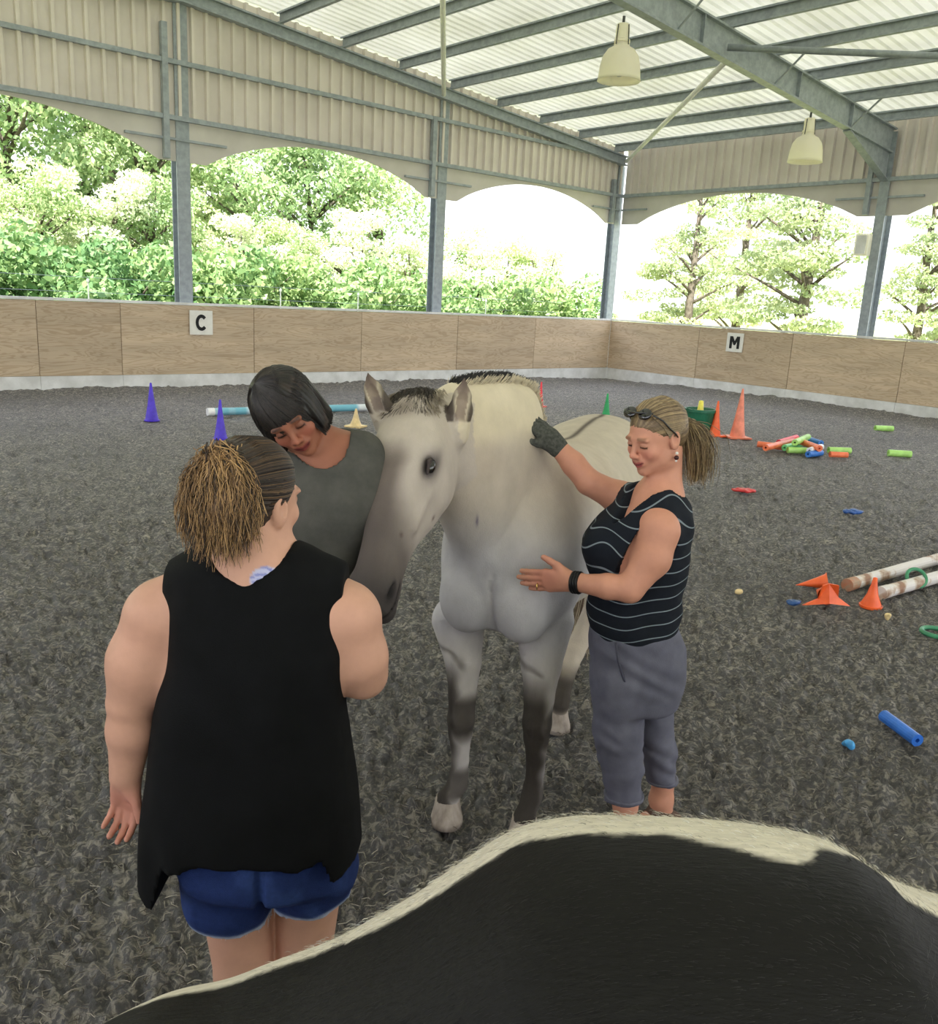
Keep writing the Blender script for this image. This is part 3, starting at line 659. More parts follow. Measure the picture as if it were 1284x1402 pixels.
def tree_proto(name, label, cat, group, kind, seed):
    r = np.random.default_rng(seed); ro = empty(name); tag(ro, label, cat, group)
    if kind == 'broad':      # round leafy tree 7 m
        bl = [(0, 0, 4.6, 1.7, 1.5)]
        for k in range(26):
            a = r.uniform(0, 6.28); q = r.uniform(1.0, 2.6); z = r.uniform(1.6, 6.6); bl.append((q*math.cos(a)*(1-abs(z-4)/8), q*math.sin(a)*(1-abs(z-4)/8), z, r.uniform(.55, 1.05), r.uniform(.4, .7)))
        n, sz, m, tr = 9000, 0.088, M_leafA, 3.8
    elif kind == 'pale':
        bl = []
        for k in range(24):
            a = r.uniform(0, 6.28); q = r.uniform(0.3, 2.3); z = r.uniform(1.8, 6.0); bl.append((q*math.cos(a), q*math.sin(a), z+0.2, r.uniform(.5, .95), r.uniform(.3, .5)))
        n, sz, m, tr = 6500, 0.08, M_leafB, 3.5
    elif kind == 'bush':
        bl = [(0, 0, 0.8, 1.1, 0.9)]
        for k in range(16):
            a = r.uniform(0, 6.28); q = r.uniform(0.5, 1.3); bl.append((q*math.cos(a), q*math.sin(a), r.uniform(.3, 2.0), r.uniform(.4, .7), r.uniform(.35, .6)))
        n, sz, m, tr = 5500, 0.075, M_leafC, 1.2
    elif kind == 'conifer':  # loose, flat layered sprays on long side branches
        bl = []
        for k in range(40):
            z = r.uniform(1.3, 8.0); a = r.uniform(0, 6.28); q = r.uniform(0.5, 2.9)*(1-abs(z-3.6)/7.5); bl.append((q*math.cos(a), q*math.sin(a), z, r.uniform(.6, 1.0), r.uniform(.16, .32)))
        n, sz, m, tr = 12000, 0.074, M_needle, 7.0
    cr = crown_mesh('foliage', crown(bl, n, sz, seed+100), m); cr.parent = ro; cr['kind'] = 'stuff'
    mb = MB(); top = (r.uniform(-.2, .2), r.uniform(-.2, .2), tr); pts = [(0, 0, -0.3), (0.05, 0, tr*0.35), (top[0]*.7, top[1]*.7, tr*.7), top]
    w0 = 0.09 if kind == 'bush' else 0.17
    mb.tube(pts, [w0*1.2, w0, w0*.7, w0*.35], 8).build('trunk', M_bark, ro, smooth=True)
    bb = MB()
    for b in bl[::2]:
        z0 = max(0.3, b[2]-0.6-0.25*math.hypot(b[0], b[1])); z0 = min(z0, tr*.95); f = z0/tr
        bb.tube([(top[0]*f, top[1]*f, z0), (b[0]*.5, b[1]*.5, (z0+b[2])/2+.05), (b[0], b[1], b[2])], [w0*.45, w0*.28, w0*.1], 5)
    bb.build('branches', M_bark, ro, smooth=True)['kind'] = 'stuff'
    return ro
protos = {}
def place(kind, x, y, s_, rz, label, z=None, tilt=0):
    nm, cat, grp = {'broad': ('leafy_tree', 'tree', 'trees behind the back wall'), 'pale': ('pale_tree', 'tree', 'pale trees beyond the fence'), 'bush': ('shrub', 'shrub', 'shrubs along the fence'), 'conifer': ('conifer_tree', 'tree', 'conifers beyond the right wall')}[kind]
    v = random.randint(0, 1 if kind != 'bush' else 1); key = (kind, v)
    if key not in protos: protos[key] = tree_proto(nm, label, cat, grp, kind, 11+v*7+len(kind)*3); ro = protos[key]
    else: ro = copy_tree(protos[key])
    if z is None: z = -0.15+0.30*min(max(y-CY-5, 0), 14)*min(max((20-x)/10, 0), 1)
    ro.location = (x, y, z); ro.rotation_euler = (0, 0, rz); ro.scale = (s_, s_, s_); ro['label'] = label; return ro
rp = np.random.default_rng(21)
def along(px, dist):     # a spot seen in the direction of a photo column, at a ground distance
    d = P(px, 420, 1.0); d[2] = 0; d = d/np.linalg.norm(d)*dist; return toA(d)
bushes = [(-40, 21.5), (22, 22), (75, 21.3), (128, 22.4), (180, 22), (236, 23), (292, 22.4), (345, 23.5), (400, 23), (455, 24), (510, 24.5), (566, 25), (620, 25.3), (676, 26.5), (728, 27), (775, 28)]
ORD = ['leftmost', 'second', 'third', 'fourth', 'fifth', 'sixth', 'seventh', 'eighth', 'ninth', 'tenth', 'eleventh', 'twelfth', 'thirteenth', 'fourteenth', 'fifteenth', 'sixteenth']
def nth(i): return ORD[i] if i == 0 else ORD[i]+' from the left'
for i, (px, dd) in enumerate(bushes):
    q = along(px, dd); place('bush', q[0], q[1], rp.uniform(.95, 1.25), rp.uniform(0, 6), 'dark green hedge shrub seen over the back wall, '+nth(i))
tr = [(-60, 29, 1.15), (30, 27, 1.0), (120, 29, .95), (205, 27.5, .85), (265, 31, 1.0), (350, 28.5, .8), (430, 29, .92), (520, 30, .9), (215, 25.5, .55), (60, 24.5, .55), (400, 26, .5), (600, 29.5, .62), (690, 31, .6)]
for i, (px, dd, s_) in enumerate(sorted(tr)):
    q = along(px, dd); place('broad', q[0], q[1], s_, rp.uniform(0, 6), 'leafy green tree on the sunny bank behind the back wall, '+nth(i))
for i, (px, dd, s_) in enumerate(sorted(((-10, 33, 1.2), (160, 34, 1.2), (330, 25.6, .5), (480, 26.5, .62), (560, 27.6, .55), (650, 28, .6), (745, 30.5, .6), (150, 24.6, .6), (20, 25.2, .55)))):
    q = along(px, dd); place('pale', q[0], q[1], s_, rp.uniform(0, 6), 'tree with sun glare painted into its pale leaves on the bank behind the back wall, '+nth(i))
for px, dd, s_, lb in ((1100, 31, 1.0, 'large loose conifer with a forked trunk seen above the right wall'), (945, 38, .95, 'pale conifer right of the far corner column'), (1260, 36, .9, 'pale conifer right of the haunched column'), (1010, 46, 1.2, 'faint distant conifer behind the large one')):
    q = along(px, dd); place('conifer', q[0], q[1], s_, rp.uniform(0, 6), lb, z=-0.1)
for px, dd in ((-110, 21.5), (-185, 21.8), (-265, 22)):
    q = along(px, dd); place('bush', q[0], q[1], 1.15, px, 'dark green hedge shrub beyond the left edge of the picture')
for px, dd in ((-180, 29), (-320, 29)):
    q = along(px, dd); place('broad', q[0], q[1], 1.05, px, 'leafy green tree beyond the left edge of the picture')
q = along(735, 27.2); place('pale', q[0], q[1], .42, 1.0, 'young pale tree propped by three stakes behind the back wall')
q0 = q
for k in range(3):
    a = k*2.1+.4; tube_thing('tree_stake', [(q[0]+0.8*math.cos(a), q[1]+0.8*math.sin(a), q0[2]+0.0), (q[0]+.05*math.cos(a), q[1]+.05*math.sin(a), 2.1+q0[2])], 0.03, M_rod, ['left', 'rear', 'right'][k]+' one of the thin pale stakes propping the young tree', 'stake')['group'] = 'stakes of the young tree'
# wire fence behind the back wall
fx = [along(px, 1)[0:2] for px in (-60, 122, 384, 490, 665)]
lbs = ['leftmost', 'white fence post left of the letter C', 'white fence post right of the letter C', 'white fence post left of the middle column', 'white fence post right of the middle column']
fps = []
for (px, lb) in zip((-60, 122, 384, 490, 665), lbs):
    d = P(px, 420, 1.0); d[2] = 0; dA = toA(d); t = (CY+2.6)/dA[1]; p = dA*t; fps.append(p)
    if px > 0:
        ro = empty('fence_post', (p[0], p[1], -0.15)); tag(ro, lb, 'fence post'); MB().tube([(0, 0, 0), (0, 0, 2.0)], 0.013, 8).build('post', M_rod, ro); MB().lathe([(0, 0.03), (0.02, 0.025), (0.028, 0), (0.028, -0.03)], 10, c=(0, 0, 2.0)).build('cap', M_rod, ro)
fw_ = MB()
for z in (0.5, 0.9, 1.3, 1.62, 1.9): fw_.tube([(fps[0][0], fps[0][1]+.03, z), (fps[-1][0]+3, fps[-1][1]+.03, z)], 0.004, 4)
tag(fw_.build('fence_wire', M_steel), 'thin grey fence wires strung along the posts behind the back wall', 'fence wire')
# ------------------------------------------------------------------ bodies: shared templates
M_skin = vmat('skin', rough=0.55, spec=0.35, bump=0.08, bscale=300, var=0.05, vscale=25, sss=0.0)
M_hairv = vmat('hair', rough=0.45, spec=0.45, bump=0.0, var=0.2, vscale=60)
M_coat = vmat('horse_coat', rough=0.75, spec=0.2, bump=0.4, bscale=220, var=0.08, vscale=14, stretch=(1, 1, 0.6))
def mixc(c, m, new):
    m = np.clip(m, 0, 1)[:, None]; return c*(1-m)+np.asarray(new, float)*m
def sm(a, b_, x): t = np.clip((x-a)/(b_-a), 0, 1); return t*t*(3-2*t)
def loc(V, O, R, sc=1.0): return (V-np.asarray(O)) @ R / sc
def head(S, O, R, sc=1.0, smile=0.0, ears=(1, 1)):
    S.at(O, R, sc)
    S.ell((0, -.018, .034), (.073, .093, .080), k=.01)
    S.ell((0, .018, -.018), (.061, .066, .080), k=.035)
    S.ell((0, .034, -.072), (.046, .044, .032), k=.03)
    S.ell((0, .070, -.094), (.019, .015, .014), k=.022)
    for q in (-1, 1):
        S.ell((.050*q, .0, -.058), (.016, .035, .026), k=.03)
        S.ell((.036*q, .062, -.026), (.023, .019, .021), k=.022)
        S.ell((.027*q, .079, .020), (.022, .010, .007), k=.018)
    for q in (-1, 1): S.ell((.030*q, .094, .002), (.016, .013, .010), k=.014, op='s')
    for q in (-1, 1): S.ell((.030*q, .0745, .001), (.0145, .0125, .0115), k=.003)
    S.cone((0, .082, .012), (0, .104, -.026), .0065, .0095, k=.014)
    S.ell((0, .104, -.029), (.0095, .009, .008), k=.006)
    for q in (-1, 1): S.ell((.0115*q, .095, -.033), (.0075, .009, .0065), k=.006)
    S.ell((0, .083, -.055), (.026, .012, .016), k=.016)
    [S.cone((0, .0870, -.0575), (.021*q, .0835, -.0575+.0028*smile), .0042, .0036, k=.006) for q in (-1, 1)]; S.cone((0, .0925, -.0565), (0, .0925, -.0565), .0045, k=.006)
    [S.cone((0, .0865, -.0685), (.017*q, .0835, -.0670+.0024*smile), .0050, .0040, k=.006) for q in (-1, 1)]; S.cone((0, .089, -.069), (0, .089, -.069), .005, k=.006)
    S.cone((-.024, .0905, -.0625+.003*smile), (0, .0985, -.0628), .0013, .0018, k=.002, op='s'); S.cone((.024, .0905, -.0625+.003*smile), (0, .0985, -.0628), .0013, .0018, k=.002, op='s')
    for q in (-1, 1):
        RE = np.array([[1, 0, 0], [0, .97, .24], [0, -.24, .97]]).T
        S.ell((.077*q, -.011, -.004), (.0095, .020, .033), R=RE, k=.004)
        S.ell((.0850*q, -.007, .002), (.0075, .012, .020), R=RE, k=.003, op='s')
        S.ell((.076*q, .004, -.008), (.005, .005, .007), k=.003)
    S.at()
def head_paint(c, V, O, R, sc=1.0, smile=0.0, lip=(150, 82, 76), brow=(70, 50, 38), eye='down', blush=None):
    p = loc(V, O, R, sc); x, y, z = np.abs(p[:, 0]), p[:, 1], p[:, 2]
    near = (y > .03) & (x < .08) & (np.abs(z) < .13)
    if blush is not None: c = mixc(c, near*np.exp(-(((x-.038)/.02)**2+((z+.03)/.02)**2))*.6, blush); c = mixc(c, near*np.exp(-((x/.014)**2+((z+.028)/.014)**2))*.4, blush)
    zm = z-.0030*smile*(x/.022)**2
    c = mixc(c, near*(y > .07)*sm(1.15, .8, ((x/.0265)**2+((zm+.0630)/.0100)**2)), lip)
    c = mixc(c, near*(y > .07)*np.exp(-((zm+.0625)/.0020)**2)*(x < .026), np.array(lip)*.45)
    zb = .0245-.10*np.maximum(x-.032, 0)-.05*np.maximum(.02-x, 0)
    c = mixc(c, near*sm(.0065, .0020, np.abs(z-zb))*sm(.011, .018, x)*sm(.050, .040, x)*.65, brow)
    e = ((x-.030)/.0165)**2+((z-.0)/.0105)**2
    c = mixc(c, near*np.exp(-e)*.35, np.array(brow)*1.2)
    zl = -.0035-.18*((x-.030)**2)/.02
    if eye == 'open':
        op_ = ((x-.030)/.0125)**2+((z+.001)/.0048)**2
        c = mixc(c, near*(op_ < 1)*1.0, (205, 200, 195)); c = mixc(c, near*(op_ < 1)*((((x-.030)/.0058)**2+((z+.001)/.0058)**2) < 1), (45, 38, 34)); zl = .0035-.2*((x-.030)**2)/.02
    c = mixc(c, near*sm(.0038, .0014, np.abs(z-zl))*(np.abs(x-.030) < .0145), (28, 20, 18))
    c = mixc(c, near*(y > .08)*np.exp(-(((x-.008)/.003)**2+((z+.0385)/.0022)**2))*.8, (60, 32, 28))
    return c
def hand(S, W, fd, back, side, L=0.175, curl=(10, 14, 10), spread=5.0, thumb=(0.75, 0.62, -.10), fat=1.0, k=.0035):
    """W wrist, fd finger direction, back = direction of the back of the hand, side +1: thumb on fd x back"""
    y = unit(fd); z = np.asarray(back, float); z = unit(z-y*(z@y)); x = np.cross(y, z)*side; R = np.stack([x, y, z], 1); sc = L/0.175
    # local: x towards the thumb side, y along the fingers, z back
    S.at(W, R, sc); f = fat
    kn = [(.029, .088, .004), (.0105, .092, .006), (-.0085, .088, .005), (-.026, .080, .001)]
    S.cone((0.0, -.02, 0), (0.0, .015, 0), .024*f, .023*f, k=.02, flat=((0, 0, 1), .72))
    for q in kn: S.cone((q[0]*.55, .012, -.001), (q[0], q[1]-.006, q[2]-.006), .0145*f, .0115*f, k=.016, flat=((0, 0, 1), .85))
    S.ell((-.020, .04, -.009), (.012*f, .030, .011), k=.012); S.ell((.020, .034, -.010), (.015*f, .026, .013), k=.012)
    ln = [(.040, .024, .021), (.045, .028, .022), (.041, .026, .022), (.032, .020, .019)]
    for i, q in enumerate(kn):
        a = math.radians(-spread*(i-1.4)); b_ = 0; p = np.array(q)+np.array([0, 0, -.006]); pr = .0088*f if i < 3 else .0076*f
        for j in range(3):
            b_ += math.radians(curl[j]); d = np.array([-math.sin(-a)*1.0*math.cos(b_)*(-1 if False else 1), math.cos(b_)*math.cos(a), -math.sin(b_)]); d = unit(d)
            e = p+d*ln[i][j]; S.cone(p, e, pr, pr*.92, k=k if j else .005); p = e; pr *= .92
    t0 = np.array([.018, .012, -.008]); d = unit(thumb); t1 = t0+d*.040; d2 = unit(d+np.array([-.10, .30, 0])); t2 = t1+d2*.031; t3 = t2+unit(d2+np.array([0, .12, 0]))*.024
    S.cone(t0, t1, .0155*f, .0115*f, k=.014); S.cone(t1, t2, .0105*f, .0095*f, k=.004); S.cone(t2, t3, .0095*f, .0078*f, k=.003); S.at()
def px_loft(rows, Y, yc=0.0):
    """rows: (py, xl, xr, front, back) -> loft stations along z at depth Y (S=x)"""
    out = []
    for r in rows:
        a = P(r[1], r[0], Y); b_ = P(r[2], r[0], Y); z = (a[2]+b_[2])/2; c = (a[0]+b_[0])/2; h = (b_[0]-a[0])/2
        out.append((z, c, Y+(r[5] if len(r) > 5 else 0), h, h, r[4], r[3]))    # v+ = away (y), v- = towards the viewer
    return sorted(out)
def shoe(S, H, yaw, L=0.25):
    d = np.array([math.sin(yaw), math.cos(yaw), 0]); H = np.asarray(H, float)
    S.at(); S.cone(H+d*(-.05)+(0, 0, .045), H+d*.12+(0, 0, .035), .042, .040, k=.03); S.cone(H+d*.12+(0, 0, .035), H+d*.17+(0, 0, .03), .040, .03, k=.02); S.cone(H+(0, 0, .05), H+(0, 0, .09), .042, .045, k=.03)
def cutbelow(z):
    def f(d, X, Y, Z): return np.maximum(d, z-Z)
    return f

# ------------------------------------------------------------------ woman in the black tank top, seen from behind
def woman_black():
    Y0 = 1.65; base = np.array([-0.42, Y0, 0.0]); tag_=0; ro = vthing('person', base, 'person seen from behind in a black sleeveless top and denim shorts, frizzy ponytail', 'person')
    HO = P(347, 684, Y0); HR = frame((.47, .88, -.08), (.04, -.04, 1)); HS = 1.0
    S = Shape(); head(S, HO, HR, HS); S.at()
    nb = P(352, 790, Y0-.02)
    S.cone(HO+HR@np.array([0, -.03, -.05]), nb, .058, .062, k=.04); S.cone(nb, nb+[0, .03, -.1], .07, .08, k=.05)
    shL = P(213, 848, Y0); shR = P(488, 848, Y0+.01)
    S.cone(P(320, 782, Y0+.01), P(228, 832, Y0), .060, .060, k=.05); S.cone(P(378, 784, Y0+.01), P(470, 834, Y0), .060, .058, k=.05)
    S.loft(px_loft([(785, 280, 430, .080, .07), (800, 262, 452, .094, .085), (830, 246, 468, .112, .10), (880, 240, 474, .125, .12), (950, 228, 468, .13, .13), (1020, 226, 470, .13, .14), (1100, 240, 468, .14, .14), (1150, 270, 450, .10, .09), (1180, 290, 440, .06, .06)], Y0), k=.05)
    # left arm hanging, palm turned back to the viewer
    eL = P(180, 960, Y0-.01); wL = P(172, 1062, Y0-.01)
    S.cone(P(213, 848, Y0), P(196, 905, Y0), .064, .066, k=.04); S.cone(P(196, 905, Y0), eL, .066, .050, k=.03); S.cone(P(222, 880, Y0), P(214, 902, Y0), .042, .034, k=.02)
    S.cone(eL+[0, 0, -.006], P(179, 1000, Y0-.01), .0465, .046, k=.006); S.cone(P(179, 1000, Y0-.01), wL, .046, .033, k=.02, flat=((0, 1, 0), .85))
    hand(S, wL+[0, 0, -.008], P(172, 1130, Y0+.02)-wL, (0.15, 1, .25), 1, L=.142, curl=(26, 32, 20), spread=5, thumb=(0.55, .8, -.35), fat=1.22)
    # right arm: upper arm down, forearm forwards to the horse
    eR = P(497, 930, Y0+.03)
    S.cone(P(484, 850, Y0), P(491, 900, Y0+.01), .054, .054, k=.04); S.cone(P(491, 900, Y0+.01), eR+[0, 0, .012], .054, .046, k=.03)
    wR = np.array([-.235, Y0+.23, 1.08]); S.cone(eR+[0, 0, .01], wR, .046, .028, k=.02)
    hand(S, wR, (0.02, .9, .15), (0.8, 0, .5), -1, L=.155, curl=(25, 35, 25), fat=1.15)
    # legs
    kL = P(334, 1335, Y0); kR = P(417, 1300, Y0+.05)
    for (a, k_, r0, xx) in ((P(325, 1240, Y0), kL, .088, -.47), (P(422, 1225, Y0+.03), kR, .084, -.32)):
        S.cone(a, k_, r0*.84, .062, k=.02); an = np.array([k_[0]+.005, k_[1]+.02, .09]); S.cone(k_, k_*[1, 1, 0]+[0, 0, .30], .060, .058, k=.02); S.cone(k_*[1, 1, 0]+[0, -.01, .30], an, .058, .036, k=.02); S.cone(an, an+[0, .10, -.055], .035, .028, k=.02)
    fine = [(HO-[.125, .125, .215], HO+[.125, .125, .125], .0032), (wL-[.07, .05, .18], wL+[.07, .06, .02], .0026)]
    VQ = S.mesh(.0043)
    def colf(V):
        c = np.tile([194., 148., 126.], (len(V), 1)); n = vnoise(V[:, 0]*9, V[:, 1]*9, V[:, 2]*9, 3); c += n[:, None]*[5, 3, 3]
        tc_ = P(364, 790, Y0-.08); tt = ((V[:, 0]-tc_[0])/.026)**2+((V[:, 2]-tc_[2])/.022)**2; tm = sm(1.1, .8, tt)*(V[:, 1] < Y0+.02); c = mixc(c, tm*.9, (176, 182, 218)); c = mixc(c, tm*sm(.1, .6, np.sin(V[:, 2]*520+6*np.sin(V[:, 0]*70)))*.7, (96, 104, 176))
        h_ = sm(wL[2]+.01, wL[2]-.05, V[:, 2])*(V[:, 0] < -.6); c = mixc(c, h_*.5, (190, 118, 104)); p = loc(V, wL, np.eye(3))
        return head_paint(c, V, HO, HR, HS)
    put('body', VQ, base, M_skin, ro, colf)
    # tattoo on the nape
    # hair cap
    H = Shape(); H.at(HO, HR, HS)
    H.ell((0, -.022, .038), (.081, .099, .086), k=.01); H.ell((0, -.05, -.01), (.068, .058, .06), k=.03); H.ell((0, -.105, .035), (.034, .03, .034), k=.02)
    H.ell((0, .085, -.055), (.11, .085, .085), k=.012, op='s')
    for q in (-1, 1): H.ell((.085*q, .018, -.030), (.03, .042, .052), k=.01, op='s')
    def groove(d, X, Y, Z):
        V = np.stack(np.broadcast_arrays(X, Y, Z), -1).reshape(-1, 3); p = loc(V, HO, HR, HS); a = np.arctan2(p[:, 0], p[:, 2]-.03); return d+(.0016*np.sin(a*46+2*np.sin(p[:, 1]*30))).reshape(d.shape)
    H.ops.append((0, 0, groove, 0, 'all'))
    def hc(V):
        p = loc(V, HO, HR, HS); a = np.arctan2(p[:, 0], p[:, 2]-.03); n = vnoise(a*16, p[:, 1]*6, a*3, 5)
        c = np.tile([50., 40., 34.], (len(V), 1)); c = mixc(c, sm(.1, .7, n)*.35, (92, 70, 50)); c = mixc(c, sm(-.07, -.12, p[:, 1])*.4, (120, 92, 62)); return c
    put('hair', H.mesh(.004), base, M_hairv, ro, hc)
    # scrunchie and ponytail
    tieC = P(300, 628, Y0-.09); pc = P(300, 695, Y0-.105)
    T = MB(); pts = [tieC-base+0.019*np.array([math.cos(a), -.3*math.cos(a)-.1, math.sin(a)]) for a in np.linspace(0, 2*math.pi, 17)]
    T.tube(pts, .009, 8).build('hair_tie', mat('black_elastic', (20, 18, 20)), ro, smooth=True)
    PT = Shape(); PT.ell(pc+[0.005, .01, .015], (.048, .030, .042), k=.03); PT.ell(pc+[0, .01, -.02], (.048, .030, .044), k=.03); PT.cone(tieC, pc+[0, .01, 0], .02, .035, k=.03)
    def fz(d, X, Y, Z): return d+.006*vnoise(X*60, Y*60, Z*22, 4)
    PT.ops.append((0, 0, fz, 0, 'all'))
    def pcf(V): n = vnoise(V[:, 0]*70, V[:, 1]*70, V[:, 2]*18, 8); c = np.tile([92., 66., 42.], (len(V), 1)); return mixc(c, sm(-.3, .6, n)*.5, (60, 44, 32))
    pt = put('ponytail', PT.mesh(.005), base, M_hairv, ro, pcf)
    r = np.random.default_rng(5); n = 3200; d = r.normal(size=(n, 3)); d /= np.linalg.norm(d, axis=1)[:, None]; d[:, 1] = -np.abs(d[:, 1])*.8+.15
    G = []; t = np.linspace(0, 1, 8)
    for i in range(n):
        R0 = r.uniform(.55, 1.12); e = pc+d[i]*np.array([.076, .058, .080])*R0+[0, 0, -.008]; m_ = tieC*.35+pc*.65+d[i]*np.array([.080, .062, .07])*R0*.95+[0, 0, .030]
        e = e+np.array([0, 0, -.035*r.random()]); s_ = tieC+r.normal(size=3)*.012
        q = (1-t)[:, None]**2*s_+2*((1-t)*t)[:, None]*m_+(t**2)[:, None]*e; q = q+.0055*np.sin(t[:, None]*r.uniform(8, 20)+r.uniform(0, 6, 3))*t[:, None]; G.append(q)
    sh = r.random(n); cc = np.array([84., 62., 42.])[None]*(1-sh[:, None])+np.array([204., 164., 112.])[None]*sh[:, None]; cc[sh < .25] = (48, 36, 28)
    strands('ponytail_strands', np.array(G), r.uniform(.0009, .0018, n), M_hairv, pt, base, cc)['kind'] = 'stuff'
    # combed strands over the cap
    G = []; n = 900; tp = np.linspace(0, 1, 9)
    for i in range(n):
        a = r.uniform(-1.75, 1.75); st = np.array([math.sin(a)*.080, .052*math.cos(a*.8)+.0, .038+math.cos(a)*.083-.02]); ph = np.linspace(0, 1, 9)[:, None]
        en = np.array([.012*math.sin(a), -.108, .036]); q = st*(1-ph)+en*ph; cdir = q-np.array([0, -.022, .038]); k0 = np.sqrt(((cdir/np.array([.083, .101, .088]))**2).sum(1)); q = np.array([0, -.022, .038])+cdir/k0[:, None]*(1.0+.012*r.random()); G.append(HO+q@HR.T)
    sh = r.random(n); cc = np.array([38., 30., 27.])[None]*(1-sh[:, None]**3)+np.array([120., 92., 62.])[None]*sh[:, None]**3
    strands('hair_strands', np.array(G), .0011, M_hairv, ro, base, cc, r1=.8)['kind'] = 'stuff'
    # tank top
    K = Shape()
    rows = [(755, 272, 430, .080, .07), (772, 246, 456, .096, .085), (800, 238, 468, .112, .10), (835, 236, 475, .122, .115), (880, 238, 478, .138, .13), (905, 236, 477, .14, .135), (950, 222, 472, .145, .145), (1000, 213, 478, .148, .155), (1080, 206, 489, .165, .17), (1150, 200, 496, .18, .18), (1215, 196, 502, .185, .185), (1260, 194, 504, .19, .19)]
    K.loft(px_loft(rows, Y0), k=.02, ex=2.5)
    K.cone(P(322, 772, Y0+.0), P(252, 796, Y0), .064, .052, k=.03); K.cone(P(380, 774, Y0+.0), P(455, 800, Y0), .064, .052, k=.03)
    xl, xr = P(233, 850, Y0)[0], P(474, 850, Y0)[0]; nz = P(352, 797, Y0-.1)
    def clip(d, X, Y, Z):
        h_ = P(352, 1182, Y0-.15)[2]; xc = (X+.41)/.245                     # pointed side hems
        hem = h_+.008*np.sin(X*25)+.02*X-sm(.62, .73, np.abs(xc))*np.where(X < -.41, .088, .07)+(X+.41)*.06
        d = np.maximum(d, hem-Z)
        ao = np.where(Z > P(240, 905, Y0)[2], 1, 0)
        d = np.maximum(d, np.where(ao > 0, np.maximum(xl-X, X-xr), -1))     # armholes
        nk = np.sqrt(((X+.418)/.098)**2+((Z-(nz[2]+.115))/.118)**2)-1       # neckline scoop
        d = np.maximum(d, -nk*.09)
        f = .0035*np.sin(X*52+2.5*np.sin(Z*7+X*9))*sm(1.1, .75, Z)+.003*vnoise(X*8, Y*8, Z*3, 2)+.002*vnoise(X*24, Y*24, Z*6, 2)
        return d+f
    K.ops.append((0, 0, clip, 0, 'all'))
    M_tank = mat('black_jersey', (7, 8, 9), (12, 13, 15), 12, rough=0.85, spec=0.15, bump=0.2, bscale=400)
    put('tank_top', K.mesh(.0065), base, M_tank, ro)
    # denim shorts
    D_ = Shape(); D_.loft(px_loft([(1130, 252, 470, .15, .15), (1160, 247, 474, .155, .155), (1185, 252, 472, .15, .15)], Y0), k=.04)
    D_.cone(P(316, 1190, Y0-.02), P(320, 1274, Y0-.01), .108, .092, k=.018); D_.cone(P(424, 1180, Y0-.01), P(423, 1252, Y0+.01), .102, .082, k=.018)
    zl_ = P(322, 1277, Y0-.09)[2]; zr_ = P(420, 1253, Y0-.07)[2]; xm = P(378, 1240, Y0)[0]
    def sc_(d, X, Y, Z):
        hz = np.where(X < xm, zl_+.05*np.abs(X-P(345, 1277, Y0)[0]), zr_+.05*np.abs(X-xm-.02))
        sl = .020*np.exp(-((X-xm)/.008)**2)*sm(1.0, .6, Z)
        return np.maximum(d+sl+.007*np.sin(Z*60+X*35+2*np.sin(X*20))*vnoise(X*9, Y*9, Z*9, 1)+.003*vnoise(X*25, Y*25, Z*25, 4), hz-Z+.004*vnoise(X*80, Y*80, Z*0, 3))
    D_.ops.append((0, 0, sc_, 0, 'all'))
    M_denim = vmat('denim', rough=0.85, spec=0.15, bump=0.5, bscale=500, var=0.15, vscale=80)
    def dc(V):
        n = vnoise(V[:, 0]*22, V[:, 1]*22, V[:, 2]*14, 9); c = np.tile([34., 50., 98.], (len(V), 1)); c = mixc(c, sm(0, .8, n)*.5, (60, 82, 138))
        hz = np.where(V[:, 0] < xm, zl_+.05*np.abs(V[:, 0]-P(345, 1277, Y0)[0]), zr_+.05*np.abs(V[:, 0]-xm-.02)); return mixc(c, sm(.014, .004, V[:, 2]-hz+.003*n)*.85, (196, 204, 222))
    sh_ = put('denim_shorts', D_.mesh(.005), base, M_denim, ro, dc)
    G = []; r = np.random.default_rng(3)
    for (cx, cy, rad, zz) in ((P(322, 1270, Y0)[0], Y0, .094, zl_), (P(419, 1250, Y0+.02)[0], Y0+.02, .083, zr_)):
        for i in range(170):
            a = r.uniform(0, 6.28); s_ = np.array([cx+rad*math.cos(a), cy+rad*math.sin(a), zz+.012]); G.append([s_, s_+[0, 0, -.01], s_+[r.normal()*.003, r.normal()*.003, -.010-.018*r.random()]])
    fr = strands('frayed_hem', np.array(G), .0008, M_hairv, sh_, base, np.tile([200., 206., 220.], (len(G), 1))); fr['kind'] = 'stuff'
    for k_, yaw in ((kL, .0), (kR, .15)):
        Q_ = Shape(); shoe(Q_, (k_[0], k_[1]+.02, 0), yaw); Q_.func((-5, -5, -5), (5, 5, 5), lambda X, Y, Z: -Z+0*X+0*Y, 0, 'i') if False else None
        put('shoe', Q_.mesh(.007), base, mat('dark_shoe', (40, 40, 44)), ro)
    # nape tattoo: pale violet feather-like lettering patch following the skin
    tp_ = P(364, 791, Y0-.095); 
    return ro, S, tp_, base
W1, W1S, TP, W1B = woman_black()
